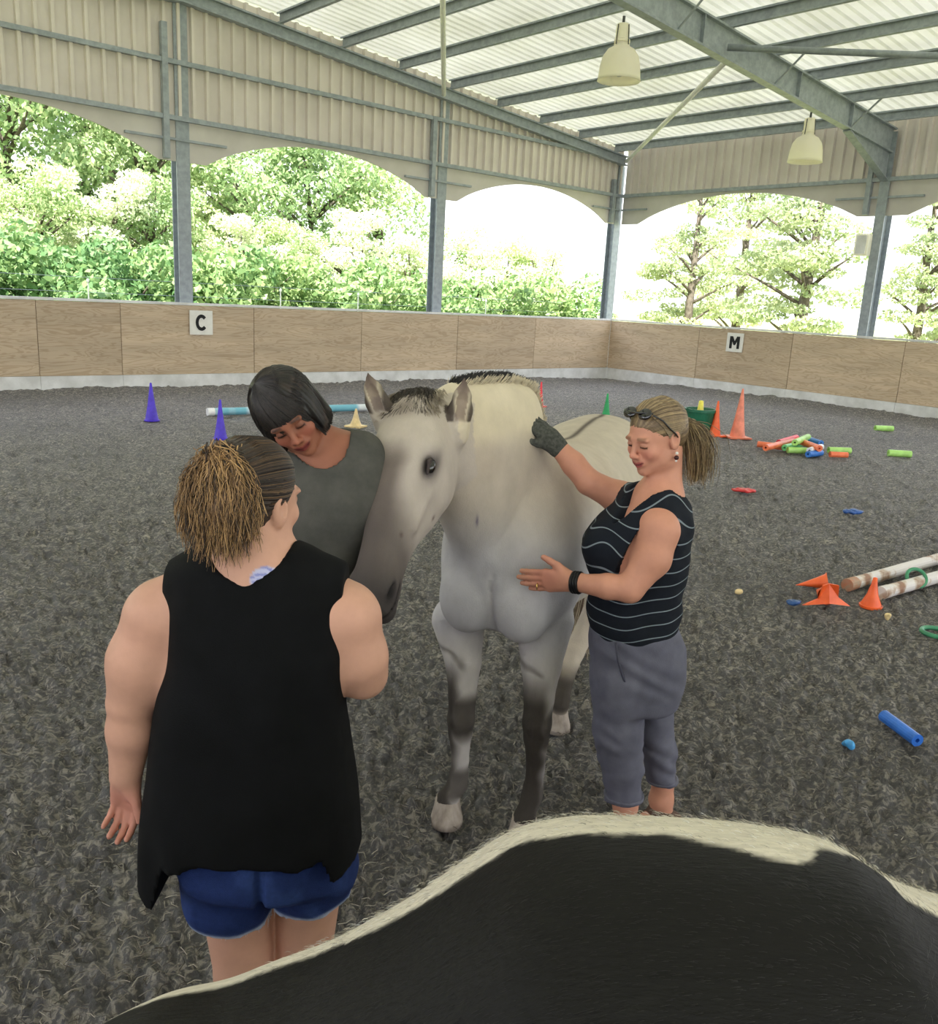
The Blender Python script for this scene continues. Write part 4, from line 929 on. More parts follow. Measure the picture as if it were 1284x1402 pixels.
# ------------------------------------------------------------------ dun pony
HOR = np.array([.150, 3.00, 0.0]); hya = math.radians(21)
HAv = np.array([math.sin(hya), math.cos(hya), 0]); HLv = np.array([math.cos(hya), -math.sin(hya), 0])
HRm = np.stack([HAv, HLv, np.array([0, 0, 1.])], 1)      # local: s back, l to the horse's left (viewer's right), z up
def hl(v): return HOR + HRm @ np.asarray(v, float)
def leg(S, pts, k=.02): S.chain(pts, k=k)
def dun_horse():
    base = HOR+HAv*.6; ro = vthing('horse', base, 'pale dun horse facing the viewer with head turned between the women', 'horse')
    S = Shape(); S.at(HOR, HRm)
    st = [(-.185, 0, 1.00, .05, .05, .06, .06), (-.15, 0, 1.00, .135, .135, .16, .17), (-.08, 0, 1.01, .205, .205, .25, .25), (.05, 0, 1.03, .238, .238, .33, .30), (.22, 0, 1.04, .25, .25, .37, .33), (.45, 0, 1.03, .275, .275, .345, .35), (.75, 0, 1.02, .305, .305, .33, .345), (1.0, 0, 1.06, .30, .30, .315, .33), (1.22, 0, 1.10, .285, .285, .285, .29), (1.42, 0, 1.10, .23, .23, .255, .25), (1.53, 0, 1.06, .14, .14, .18, .2), (1.57, 0, 1.02, .05, .05, .08, .1)]
    # D = s axis, S = l axis ; D x S = +-z : local axes are (s,l,z) left-handed in world -> v points down, so swap
    sgn = np.cross(HAv, HLv)[2]
    st2 = [(r[0], r[1], r[2]*sgn, r[3], r[4], (r[5] if sgn > 0 else r[6]), (r[6] if sgn > 0 else r[5])) for r in st]
    S.loft(st2, D=(1, 0, 0), S=(0, 1, 0), k=.05, ex=2.2)
    for q in (-1, 1):
        S.ell((-.122, .100*q, .880), (.082, .104, .128), k=.045)
        S.ell((.06, .17*q, .98), (.17, .075, .22), k=.06)
        S.ell((1.18, .16*q, 1.02), (.26, .125, .27), k=.08)
    S.cone((-.19, 0, .99), (-.15, 0, .80), .004, .010, k=.03, op='s')
    # neck
    N0 = np.array([.06, .0, 1.13]); N1 = np.array([-.30, -.165, 1.47]); nd = unit(N1-N0); ln = np.linalg.norm(N1-N0)
    side = unit(np.cross(nd, (0, 0, 1)))                 # lateral axis of the neck in (s,l,z)
    wd = HRm@nd; ws = HRm@side; wt = np.cross(wd, ws); wt_up = wt[2] > 0
    nst = [(-.12, .14, .18, .30), (0, .155, .215, .27), (.15, .145, .295, .24), (.30, .138, .37, .185), (.42, .115, .31, .15), (.52, .092, .225, .13), (.60, .07, .15, .10)]
    S.at(HOR+HRm@N0, np.eye(3))
    S.loft([(r[0], 0, 0, r[1], r[1], (r[2] if wt_up else r[3]), (r[3] if wt_up else r[2])) for r in nst], D=wd, S=ws, k=.07, ex=2.1)
    # head
    S.at(); T0 = P(576, 575, 2.72); T1 = P(511, 812, 2.34); hs = unit(T1-T0); HL_ = np.linalg.norm(T1-T0)
    nn = np.array([-.42, -.80, .30]); nn = unit(nn-hs*(nn@hs)); bb = np.cross(nn, hs);
    if bb[0] < 0: bb = -bb
    HH = np.stack([hs, nn, bb], 1)
    def hp(t, n, b_): return T0+HH@np.array([t*HL_/.56, n, b_])
    f = HL_/.56; Tt = np.cross(hs, nn); bpos = (Tt@bb) > 0
    rows = [(-.07, .03, .03, .05), (-.045, .062, .075, .078), (.0, .080, .115, .094), (.07, .088, .150, .104), (.15, .090, .178, .108), (.22, .085, .180, .096), (.29, .078, .155, .078), (.36, .070, .112, .064), (.43, .064, .086, .056), (.49, .060, .076, .056), (.54, .056, .078, .060), (.585, .046, .072, .056), (.615, .028, .05, .044), (.63, .012, .03, .025)]
    S.loft([(r[0]*f, 0, 0, r[1]*1.22, r[2]*1.06, r[3]*1.08, r[3]*1.08) for r in rows], O=T0, D=hs, S=nn, k=.05, ex=2.35)
    for q in (-1, 1):
        S.ell(hp(.17, -.075, .070*q), (.090, .080, .036), R=HH, k=.03)          # cheek
        S.ell(hp(.135, .038, .086*q), (.042, .028, .026), R=HH, k=.025)          # brow over the eye
        S.cone(hp(.24, -.005, .088*q), hp(.36, -.010, .066*q), .010, .007, k=.03)  # facial crest
        S.ell(hp(.20, .045, .098*q), (.035, .022, .012), R=HH, k=.02, op='s')
        S.ell(hp(.548, .022, .050*q), (.038, .026, .022), R=HH, k=.02)
        S.ell(hp(.562, .014, .070*q), (.026, .011, .016), R=HH, k=.012, op='s')      # nostril
    S.ell(hp(.585, -.066, 0), (.038, .034, .042), R=HH, k=.018)                   # lower lip
    for q in (-1, 1): S.cone(hp(.50, -.030, .066*q), hp(.62, -.030, .040*q), .0035, .0045, k=.008, op='s')
    S.cone(hp(.62, -.030, -.04), hp(.62, -.030, .04), .0045, k=.008, op='s')
    # ears
    eb = [(P(522, 566, 2.70), P(503, 511, 2.66), -1), (P(628, 580, 2.68), P(636, 518, 2.64), 1)]
    for (a, t, q) in eb:
        ax_ = unit(t-a); wdr = unit(np.cross(ax_, (0.15*q, -1, 0))); fr = unit(np.cross(wdr, ax_)); fr = fr if fr[1] < 0 else -fr
        R = np.stack([wdr, fr, ax_], 1); L_ = np.linalg.norm(t-a)
        S.cone(a-ax_*.04, a+ax_*L_*.30, .036, .036, k=.025, flat=(tuple(fr), .75)); S.cone(a+ax_*L_*.30, a+ax_*L_*.62, .036, .027, k=.012, flat=(tuple(fr), .7)); S.cone(a+ax_*L_*.62, t, .027, .004, k=.01, flat=(tuple(fr), .7))
        S.cone(a+ax_*L_*.12+fr*.026, a+ax_*L_*.55+fr*.022, .022, .021, k=.006, op='s', flat=(tuple(fr), .8)); S.cone(a+ax_*L_*.55+fr*.022, a+ax_*L_*.85+fr*.014, .021, .006, k=.006, op='s')
    # front legs
    L = [  # viewer left (horse's right) , viewer right (horse's left)
        [(P(628, 850, 3.05), .100), (P(634, 905, 2.99), .066), (P(633, 950, 2.96), .050), (P(631, 985, 2.94), .049), (P(630, 1003, 2.94), .042), (P(630, 1040, 2.95), .031), (P(628, 1062, 2.955), .034), (P(626, 1074, 2.95), .037)],
        [(P(745, 850, 2.98), .108), (P(741, 910, 2.92), .072), (P(738, 955, 2.88), .053), (P(735, 990, 2.86), .051), (P(734, 1010, 2.86), .044), (P(733, 1052, 2.87), .032), (P(730, 1078, 2.875), .035), (P(728, 1090, 2.87), .038)]]
    hoofs = [P(613, 1090, 2.92)*[1, 1, 0], P(718, 1120, 2.82)*[1, 1, 0]]
    for l_, h_ in zip(L, hoofs):
        S.at(); S.chain([(*p, r) for p, r in l_], k=.012); ft = l_[-1][0]
        S.cone(ft, h_+[0, .01, .085], .035, .036, k=.015); S.cone(h_+[0, .01, .085], h_+[0, .004, .075], .040, .044, k=.01)
        S.ell(l_[3][0]+[0, -.03, 0], (.034, .02, .036), k=.02)
    # hind legs (stifle, hock, fetlock)
    hh = PG(763, 1000)
    hind = [[(hl((.98, .15, .80)), .15), (hl((1.02, .13, .62)), .085), (hl((1.10, .10, .50)), .056), (P(786, 893, 3.86), .046), (P(775, 930, 3.76), .034), (P(769, 955, 3.71), .036), (P(767, 965, 3.69), .038)],
            [(hl((1.12, -.16, .80)), .14), (hl((1.22, -.18, .62)), .08), (hl((1.42, -.19, .52)), .056), (hl((1.40, -.19, .42)), .042), (hl((1.36, -.19, .22)), .033), (hl((1.34, -.19, .15)), .038), (hl((1.33, -.19, .13)), .038)]]
    hh2 = [hh*[1, 1, 0]+[0, .03, 0], hl((1.28, -.19, 0))]
    for l_, h_ in zip(hind, hh2):
        S.chain([(*p, r) for p, r in l_], k=.014); S.cone(l_[-1][0], h_+[0, 0, .075], .034, .040, k=.015)
    fine = [(np.minimum(T0, T1)-[.17, .17, .14], np.maximum(T0, T1)+[.17, .2, .17], .0042)]
    VQ = S.mesh(.0066)
    lowl = [(P(634, 905, 2.99), 0), (P(741, 910, 2.92), 1)]
    mid = np.array([*hl((-.12, 0, 0))])
    def colf(V):
        p = (V-HOR)@HRm; s_, l_, z = p[:, 0], p[:, 1], p[:, 2]
        c = np.tile([188., 177., 161.], (len(V), 1)); n = vnoise(V[:, 0]*5, V[:, 1]*5, V[:, 2]*5, 2); n2_ = vnoise(V[:, 0]*20, V[:, 1]*20, V[:, 2]*20, 4)
        c = mixc(c, sm(-.2, .9, n)*.35, (176, 156, 136)); c = mixc(c, sm(1.30, 1.0, z)*sm(.5, .1, s_)*.75, (184, 185, 196))     # bluish light falling on the chest, painted into the coat
        c = mixc(c, sm(1.42, 1.50, z+.02*n)*sm(.4, .1, s_)*.75, (212, 200, 172)); c = mixc(c, np.exp(-(((z-1.36)/.09)**2))*sm(.4, .1, s_)*.35, (160, 148, 138)); c = mixc(c, np.exp(-(((z-1.22)/.14)**2+((l_-.20)/.055)**2))*sm(.35, .05, s_)*.35, (120, 112, 106))
        c = mixc(c, np.exp(-(l_/.012)**2)*(s_ > .3)*(z > 1.2)*.8, (70, 62, 56))                                        # dorsal stripe
        # neck: shading hair band on the upper shoulder
        # legs
        lg = sm(.80, .64, z); gm = np.zeros(len(V)); out = np.zeros(len(V))
        for (q, sd) in ((lowl[0][0], -1), (lowl[1][0], 1)):
            dx = (V[:, 0]-q[0])*-1; near = (np.abs(V[:, 0]-q[0]) < .16) & (V[:, 1] < 3.35); m = near*sm(.66, .5, z)*sm(-.035, .02, dx+.012*n2_+.02*sd)
            gm = np.maximum(gm, m); gm = np.maximum(gm, near*sm(.53, .47, z)*sm(.30, .38, z)*.85); gm = np.maximum(gm, near*sm(.235, .18, z)*sm(.07, .11, z)*.75)
            gm = np.maximum(gm, near*np.exp(-((z-.63-.03*n2_-.25*dx)/.016)**2)*.45*sm(.0, .03, dx+.02))
        hn = (V[:, 1] > 3.4)*sm(.30, .2, z); gm = np.maximum(gm, hn*sm(.06, .12, z)*.9)
        c = mixc(c, lg*.35, (196, 184, 172)); c = mixc(c, gm*.95, (50, 45, 41)); c = mixc(c, sm(.085, .065, z)*.8, (190, 170, 158))
        # head
        h_ = (V-T0)@HH; t, nn_, bq = h_[:, 0]/f, h_[:, 1], h_[:, 2]; isH = (t > -.10) & (t < .66) & (np.abs(bq) < .13) & (nn_ > -.20) & (nn_ < .13) & (V[:, 1] < 2.95)
        hd = isH*1.0
        c = mixc(c, hd*.7, (176, 166, 158))
        c = mixc(c, hd*sm(.03, .075, nn_)*sm(.12, .22, t)*sm(.075, .02, np.abs(bq)+.012*n2_)*.85, (100, 90, 84))              # grey bridge
        c = mixc(c, hd*sm(.30, .46, t+.02*n2_+.55*nn_)*.85, (88, 80, 77)); c = mixc(c, hd*sm(.46, .58, t)*.6, (54, 50, 50)); c = mixc(c, hd*sm(.0, -.06, t)*sm(.0, .05, nn_)*.6, (80, 70, 60)); c = mixc(c, hd*np.exp(-(((t-.02)/.035)**2+(bq/.05)**2))*(nn_ > 0)*.5, (84, 74, 64))
        c = mixc(c, hd*np.exp(-(((t-.188)/.040)**2+((nn_-.032)/.028)**2))*(np.abs(bq) > .05)*.95, (70, 64, 64))
        c = mixc(c, hd*np.exp(-(((t-.562)/.026)**2+((nn_-.012)/.015)**2))*(np.abs(bq) > .035), (22, 20, 22))
        c = mixc(c, hd*np.exp(-((nn_+.030)/.008)**2)*sm(.5, .53, t)*.8, (34, 30, 32))
        c = mixc(c, np.exp(-((l_/.010)**2))*(s_ < -.1)*sm(.80, .9, z)*sm(1.04, .98, z)*(1-hd)*.5*(n2_ > -.1), (226, 222, 222)); c = mixc(c, np.exp(-(((V[:, 0]-P(653, 706, 2.85)[0])/.004)**2+((z-P(653, 706, 2.85)[2])/.018)**2))*(s_ < 0)*(1-hd)*.8, (96, 88, 110))
        for q, b0 in (((.285, -.09), 1), ((.40, .03), 1)):
            c = mixc(c, hd*np.exp(-(((t-q[0])/.007)**2+((nn_-q[1])/.007)**2))*(bq > .03)*.7, (80, 66, 60))
        # ears: dark rims and tips
        for (a, tt, q) in eb:
            ax_ = unit(tt-a); L_ = np.linalg.norm(tt-a); w_ = V-a; u = (w_@ax_)/L_; rd = np.linalg.norm(w_-np.outer(u*L_, ax_), axis=1); m = (u > .1) & (u < 1.1) & (rd < .05)
            c = mixc(c, m*sm(.55, 1.0, u)*.8, (58, 50, 46)); c = mixc(c, m*sm(.022, .033, rd)*.8, (62, 54, 48))
            fr_ = w_[:, 1]; c = mixc(c, m*(rd < .02)*sm(.0, .2, u)*.5, (110, 92, 84))
        return c
    body = put('body', VQ, base, M_coat, ro, colf)
    M_hoof = mat('hoof_horn', (172, 160, 150), (120, 108, 98), 18, rough=0.5, stretch=(1, 1, .3))
    for h_ in hoofs+hh2:
        b_ = h_-base; b_[2] = 0
        mb = MB(); rings = [(.066, .0, -.012), (.064, .02, -.006), (.054, .055, .004), (.048, .085, .012), (.044, .092, .014), (.0, .094, .014)]
        seg = 20; V = []; 
        for (r, z, sh) in rings:
            for k in range(seg):
                a = 2*math.pi*k/seg; V.append((b_[0]+r*math.cos(a)*.93, b_[1]+sh+r*math.sin(a)*(1.08 if math.sin(a) < 0 else .85), z))
        Fs = [(i*seg+k, i*seg+(k+1) % seg, (i+1)*seg+(k+1) % seg, (i+1)*seg+k) for i in range(len(rings)-1) for k in range(seg)]; mb.add(V, Fs+[tuple(range(seg))[::-1]])
        mb.build('hoof', M_hoof, ro, smooth=True)
    # eyes
    M_eye = mat('dark_eye', (14, 11, 10), rough=0.08, spec=0.8)
    for q in (-1, 1):
        e = Shape(); e.ell(hp(.186, .034, .103*q), (.023, .0170, .012), R=HH, k=0); put('eye', e.mesh(.003), base, M_eye, ro)
        lid = Shape(); LB = .0060*q; lid.cone(hp(.158, .034, .099*q), hp(.180, .053, .104*q), .005, .006, k=.01); lid.cone(hp(.180, .053, .104*q), hp(.214, .040, .100*q), .006, .004, k=.01); 
        put('eyelid', lid.mesh(.003), base, M_coat, ro, (70, 62, 60))
    # mane: clipped short, dark centre between pale sides
    r = np.random.default_rng(8); cp = []
    for u in np.linspace(.10, .58, 60):
        i = np.interp(u, [q[0] for q in nst], [q[2] for q in nst]); up = (wt if wt_up else -wt); cp.append(HOR+HRm@N0+wd*u+up*(i-.012))
    cp = np.array(cp); up = (wt if wt_up else -wt); G = []; cc = []
    for i in range(4300):
        k = r.integers(0, 60); o_ = r.normal()*.016; o_ = np.clip(o_, -.034, .034); s_ = cp[k]+wd*r.uniform(-.006, .006)+ws*o_; h_ = (.045-.5*abs(o_)*.6)*r.uniform(.8, 1.1)*np.interp(k, [0, 8, 52, 59], [.4, 1, 1, .7])
        e = s_+up*h_+ws*o_*.3+wd*r.normal()*.004; G.append([s_, (s_+e)/2+ws*.001, e]); cc.append((34, 31, 30) if abs(o_) < (.013 if k < 38 else .024) else (216, 204, 178))
    m_ = strands('mane', np.array(G), .0013, M_hairv, ro, base, np.array(cc, float), r1=.6); m_['kind'] = 'stuff'
    # forelock between the ears
    G = []; cc = []
    for i in range(2600):
        b0 = r.normal()*.040; b0 = np.clip(b0, -.078, .078); t0 = r.uniform(-.075, .012); s_ = hp(t0, .072*np.sqrt(max(0.05, 1-(b0/.1)**2))*(1+t0*3), b0); L_ = r.uniform(.02, .070)
        e = s_+HH@np.array([.62*L_, .45*L_, b0*.4*L_/.06])+r.normal(size=3)*.004; m2 = (s_+e)/2+HH@np.array([0, .012, 0]); G.append([s_, m2, e]); v = r.random(); cc.append((38+44*v, 34+38*v, 30+32*v) if abs(b0)+.02*r.random() < .066 else (150, 138, 120))
    strands('forelock', np.array(G), .0013, M_hairv, ro, base, np.array(cc, float), r1=.4)['kind'] = 'stuff'
    # tail
    G = []; cc = []; t = np.linspace(0, 1, 10)[:, None]; d0 = hl((1.545, 0, 1.20)); d1 = P(789, 925, 4.40); d1[2] = .12
    for i in range(1500):
        o_ = r.normal(size=3)*[.035, .03, .02]; e = d1+o_*1.7+[0, 0, abs(r.normal())*.14]; m2 = d0*.6+e*.4+[.03, .12, -.10]+o_
        q = (1-t)**2*(d0+o_*.5)+2*t*(1-t)*m2+t*t*e; G.append(q); v = r.random(); cc.append((92+60*v, 72+50*v, 56+40*v) if r.random() < .6 else (200, 186, 158))
    strands('tail', np.array(G), .0024, M_hairv, ro, base, np.array(cc, float), r1=.5)['kind'] = 'stuff'
    return ro
dun_horse()
# ------------------------------------------------------------------ black and white horse right in front of the viewer
def pinto():
    base = np.array([.35, .88, 0.0]); ro = vthing('horse', base, 'black and white pinto horse in the foreground, only its back and rump in frame', 'horse')
    S = Shape(); Y0 = .88
    pts = [(150, 1402), (300, 1330), (400, 1294), (480, 1268), (560, 1215), (650, 1162), (720, 1132), (800, 1116), (900, 1117), (1000, 1125), (1100, 1140), (1200, 1160), (1284, 1212)]
    top = [P(x, y, Y0) for x, y in pts]
    # silhouettes are met a little beyond the ridge, so pull the ridge down slightly
    st = []; 
    add = {-.60: (.80, .06), -.52: (.90, .12)}
    X = [p[0] for p in top]; Z = [p[2] for p in top]
    for x, (z, wdt) in add.items(): st.append((x, z, wdt, .2))
    ws_ = np.interp(X, [-.5, -.3, -.1, .1, .3, .5, .7], [.18, .235, .27, .285, .285, .275, .27])
    Zs = [z-.048-np.interp(x, [-.41, -.273, -.19, -.115, -.047, .03, .085, .15, .235, .32, .4], [0, .050, .056, .034, .042, .032, .020, .015, .010, .006, 0]) for x, z in zip(X, Z)]
    for x, z, q in zip(X, Zs, ws_): st.append((x, z, q, np.interp(x, [-.5, -.2, .2, .7], [.30, .46, .60, .62])))
    for x, z, q, h_ in ((.72, 1.19, .28, .63), (.9, 1.19, .29, .64), (1.1, 1.24, .27, .62), (1.3, 1.29, .24, .60), (1.42, 1.26, .20, .55), (1.52, 1.15, .12, .35), (1.57, 1.05, .05, .2)): st.append((x, z, q, h_))
    st = sorted(st); sg = np.cross((1, 0, 0), (0, 1, 0))[2]
    rows = []
    for x, z, q, h_ in st: hz = h_*.5; rows.append((x, Y0, z-hz, q, q, hz, hz))
    S.loft(rows, D=(1, 0, 0), S=(0, 1, 0), k=.04, ex=2.15)
    for q in (-1, 1):
        S.ell((-.14, Y0+q*.10, .80), (.20, .13, .22), k=.05); S.ell((1.25, Y0+q*.14, .95), (.17, .09, .25), k=.08)
        S.chain([(-.18, Y0+q*.13, .80, .13), (-.24, Y0+q*.14, .60, .085), (-.36, Y0+q*.14, .47, .055), (-.34, Y0+q*.14, .2, .034), (-.33, Y0+q*.14, .13, .04), (-.28, Y0+q*.14, .05, .045)], k=.03)
        S.chain([(1.25, Y0+q*.13, .8, .10), (1.25, Y0+q*.13, .42, .05), (1.25, Y0+q*.13, .14, .036), (1.22, Y0+q*.13, .04, .046)], k=.03)
    S.loft([(0, 0, 0, .17, .25, .15, .15), (.25, 0, 0, .15, .2, .10, .10), (.5, 0, 0, .12, .15, .075, .075), (.68, 0, 0, .10, .12, .06, .06)], O=(1.38, Y0, 1.10), D=(.75, 0, .66), S=(-.66, 0, .75), k=.08)
    S.cone((1.86, Y0, 1.52), (2.22, Y0, 1.2), .105, .055, k=.06, flat=((0, 1, 0), .8)); S.ell((1.97, Y0, 1.40), (.11, .06, .12), k=.05)
    for q in (-1, 1): S.cone((1.84, Y0+q*.05, 1.60), (1.82, Y0+q*.06, 1.73), .032, .006, k=.01)
    VQ = S.mesh(.009, [((-.7, .45, .7), (1.05, 1.25, 1.42), .0075)])
    bx_ = [(470, 1276), (520, 1256), (560, 1240), (640, 1196), (700, 1163), (780, 1147), (860, 1144), (920, 1146), (980, 1158), (1030, 1176), (1090, 1187), (1112, 1186), (1118, 1163), (1150, 1164), (1210, 1163)]
    bX = []; bY = []
    for x, y in bx_:          # where that border of the white patch lies on the back (side distance from the spine)
        zz = np.interp(P(x, y, Y0)[0], X, Zs);
        q = PG(x, y, zz-.004); bX.append(q[0]); bY.append(q[1])
    o9 = np.argsort(bX); bX = list(np.array(bX)[o9]); bY = list(np.array(bY)[o9])
    def colf(V):
        n = vnoise(V[:, 0]*40, V[:, 1]*90, V[:, 2]*40, 6)+.5*vnoise(V[:, 0]*110, V[:, 1]*220, V[:, 2]*110, 7); by = np.interp(V[:, 0], bX, bY, left=bY[0]+.01, right=Y0+.02)
        w_ = sm(-.007, .007, V[:, 1]-by+.005*n); w_ = np.where(V[:, 2] > .8, w_, w_*(vnoise(V[:, 0]*3, V[:, 1]*3, V[:, 2]*3, 1) > 0))
        c = np.tile([8., 7., 6.], (len(V), 1)); c = mixc(c, sm(.2, .7, V[:, 0])*.2*(n+1), (46, 44, 46)); return mixc(c, w_, (214, 206, 190))  # greyer towards the right: a coat sheen painted into the black
    M_pinto = vmat('pinto_coat', rough=0.6, spec=0.25, bump=0.6, bscale=90, var=0.15, vscale=70, stretch=(.35, 1.6, 1))
    put('body', VQ, base, M_pinto, ro, colf)
    r = np.random.default_rng(4)
    # tail hanging at the rump, out of frame; mane along the neck
    G = []; cc = []; t = np.linspace(0, 1, 9)[:, None]
    for i in range(900):
        o_ = r.normal(size=3)*[.02, .03, .02]; a = np.array([-.60, Y0, .90]); e = np.array([-.68, Y0, .25])+o_*2.5; m2 = np.array([-.78, Y0, .75])+o_; G.append((1-t)**2*(a+o_*.6)+2*t*(1-t)*m2+t*t*e); v = r.random(); cc.append((30+20*v, 27+18*v, 25+16*v))
    strands('tail', np.array(G), .0025, M_hairv, ro, base, np.array(cc, float), r1=.5)['kind'] = 'stuff'
    G = []; cc = []
    for i in range(1500):
        u = r.uniform(0, .66); s_ = np.array([1.38, Y0, 1.10])+np.array([.75, 0, .66])*u+np.array([-.66, 0, .75])*np.interp(u, [0, .25, .5, .68], [.17, .15, .12, .10])*.97; e = s_+[r.normal()*.01-.02, -.10-.03*r.random(), -.14]; G.append([s_, (s_+e)/2+[0, -.03, .05], e]); cc.append((28, 25, 24))
    strands('mane', np.array(G), .002, M_hairv, ro, base, np.array(cc, float), r1=.5)['kind'] = 'stuff'
    # lint and loose hairs on the dark coat
    # hair coat: short strands on the visible back
    Vv, Qq = VQ; cen = Vv[Qq].mean(1); e1 = Vv[Qq[:, 1]]-Vv[Qq[:, 0]]; e2 = Vv[Qq[:, 3]]-Vv[Qq[:, 0]]; nrm = np.cross(e1, e2); nrm /= np.linalg.norm(nrm, axis=1)[:, None]+1e-9
    ok = (cen[:, 2] > 1.0) & (cen[:, 0] > -.55) & (cen[:, 0] < .75); ids = np.nonzero(ok)[0]; ids = r.choice(ids, 17000); c0 = cen[ids]+r.normal(size=(len(ids), 3))*.003; nn = nrm[ids]
    fx_ = np.tile([-1.0, -.25, -.35], (len(ids), 1)); wh = np.array([.50, .72, 1.28]); dd = c0-wh; wr = np.exp(-((dd**2).sum(1))/.03)[:, None]; fx_ = fx_*(1-wr)+wr*dd/.1
    fx_ += .25*np.stack([n2(c0[:, 0]*12, c0[:, 1]*12, 3), n2(c0[:, 0]*12, c0[:, 1]*12, 4), 0*c0[:, 0]], 1); fx_ -= (fx_*nn).sum(1)[:, None]*nn; fx_ /= np.linalg.norm(fx_, axis=1)[:, None]+1e-9
    Lh = r.uniform(.006, .011, len(ids))[:, None]; G = np.stack([c0-nn*.001, c0+fx_*Lh*.5+nn*.0008, c0+fx_*Lh+nn*.0005], 1)
    cc = colf(c0)*r.uniform(.7, 1.3, (len(ids), 1)); dk = cc[:, 0] < 90; cc[dk] += (12+62*r.random(dk.sum())*sm(.1, .6, c0[dk, 0]))[:, None]; cc = np.clip(cc, 0, 235)  # dark hairs coloured lighter to the right to imitate sheen
    strands('coat_hairs', G, .0003, M_hairv, ro, base, cc, r1=.3)['kind'] = 'stuff'
    return ro
pinto()
# ------------------------------------------------------------------ woman in the striped top, hands on the horse
def woman_striped():
    Y0 = 2.75; base = np.array([.60, Y0+.05, 0.0]); ro = vthing('person', base, 'person in navy striped top and rolled grey trousers with both hands on the horse', 'person')
    HO = P(897, 598, Y0); HR = frame((-.80, -.52, -.30), (-.20, -.10, 1)); HS = .98
    S = Shape(); head(S, HO, HR, HS, smile=2.2); S.at()
    S.cone(HO+HR@np.array([0, -.035, -.06]), P(905, 688, Y0+.02), .052, .064, k=.03)
    shN = P(905, 728, 2.62); shF = P(852, 684, 2.92)
    S.cone(P(905, 690, Y0), shN+[-.01, .02, .015], .065, .056, k=.05); S.cone(P(895, 690, Y0), shF, .062, .052, k=.05)
    S.loft(px_loft([(690, 862, 930, .09, .11), (730, 826, 928, .12, .13), (770, 812, 926, .12, .13), (820, 820, 918, .10, .12), (870, 822, 918, .11, .12), (910, 826, 916, .11, .12)], Y0), k=.04)
    # near (left) arm
    eN = P(862, 806, 2.585); wN = P(785, 797, 2.66)
    S.cone(shN, P(893, 765, 2.60), .056, .055, k=.04); S.cone(P(893, 765, 2.60), eN, .055, .043, k=.02); S.cone(eN, P(832, 803, 2.60), .041, .040, k=.015); S.cone(P(832, 803, 2.60), wN, .040, .026, k=.01)
    hand(S, wN+[-.012, .008, 0], P(712, 797, 2.745)-wN, (.35, -1, .12), 1, L=.172, curl=(2, 6, 6), spread=1.6, thumb=(.80, .66, .02), fat=1.22)
    # far (right) arm with the gloved hand on the neck
    eF = P(806, 660, 2.90); wF = P(758, 606, 2.93)
    S.cone(shF, eF, .053, .044, k=.04); S.cone(eF, P(785, 635, 2.915), .043, .041, k=.01); S.cone(P(785, 635, 2.915), wF, .041, .027, k=.01)
    hand(S, wF, P(722, 566, 2.95)-wF, (.45, -.75, .45), -1, L=.15, curl=(18, 25, 15), spread=4)
    # lower legs
    kN_ = P(846, 1000, Y0-.03); kF_ = P(893, 985, Y0+.13); aN = P(856, 1100, Y0+.0); aF = P(905, 1095, Y0+.16)
    for a in (aN, aF): S.cone(a+[0, 0, .12], a, .040, .042, k=.02); S.cone(a, a*[1, 1, 0]+[.01, .0, .08], .042, .034, k=.02); S.cone(a*[1, 1, 0]+[.01, 0, .08], a*[1, 1, 0]+[-.1, -.02, .035], .034, .028, k=.02); S.cone(a+[0, .01, .14], (kN_ if a is aN else kF_+[-.01, 0, 0]), .034, .04, k=.02)
    fine = [(HO-.122, HO+.122, .0028), (wN+[-.21, -.07, -.07], wN+[.02, .13, .085], .0026)]
    VQ = S.mesh(.0038)
    def colf(V):
        c = np.tile([200., 142., 118.], (len(V), 1)); n = vnoise(V[:, 0]*11, V[:, 1]*11, V[:, 2]*11, 3); c += n[:, None]*[5, 4, 4]
        c = mixc(c, sm(.10, .0, np.linalg.norm(V-(wN+np.array([-.09, .04, 0])), axis=1))*.4, (178, 108, 96))
        return head_paint(c, V, HO, HR, HS, smile=2.2, lip=(176, 92, 88), brow=(120, 88, 66), blush=(206, 128, 110))
    put('body', VQ, base, M_skin, ro, colf)
    # hair
    H = Shape(); H.at(HO, HR, HS); H.ell((0, -.022, .036), (.080, .098, .087), k=.01); H.ell((0, -.055, -.005), (.066, .055, .058), k=.03)
    H.ell((0, .088, -.038), (.11, .075, .090), k=.012, op='s')
    for q in (-1, 1): H.ell((.085*q, .018, -.028), (.028, .040, .045), k=.01, op='s')
    def groove(d, X, Y, Z):
        V = np.stack(np.broadcast_arrays(X, Y, Z), -1).reshape(-1, 3); p = loc(V, HO, HR, HS); a = np.arctan2(p[:, 0], p[:, 2]-.02); return d+(.0014*np.sin(a*50+2*np.sin(p[:, 1]*30))).reshape(d.shape)
    H.ops.append((0, 0, groove, 0, 'all'))
    def hc(V):
        p = loc(V, HO, HR, HS); a = np.arctan2(p[:, 0], p[:, 2]-.02); n = vnoise(a*18, p[:, 1]*7, a*3, 5); c = np.tile([112., 92., 66.], (len(V), 1)); c = mixc(c, sm(.0, .6, n)*.8, (168, 146, 108)); c = mixc(c, sm(.0, -.6, n)*.6, (74, 60, 46)); return c
    put('hair', H.mesh(.004), base, M_hairv, ro, hc)
    r = np.random.default_rng(15); G = []; n = 1100
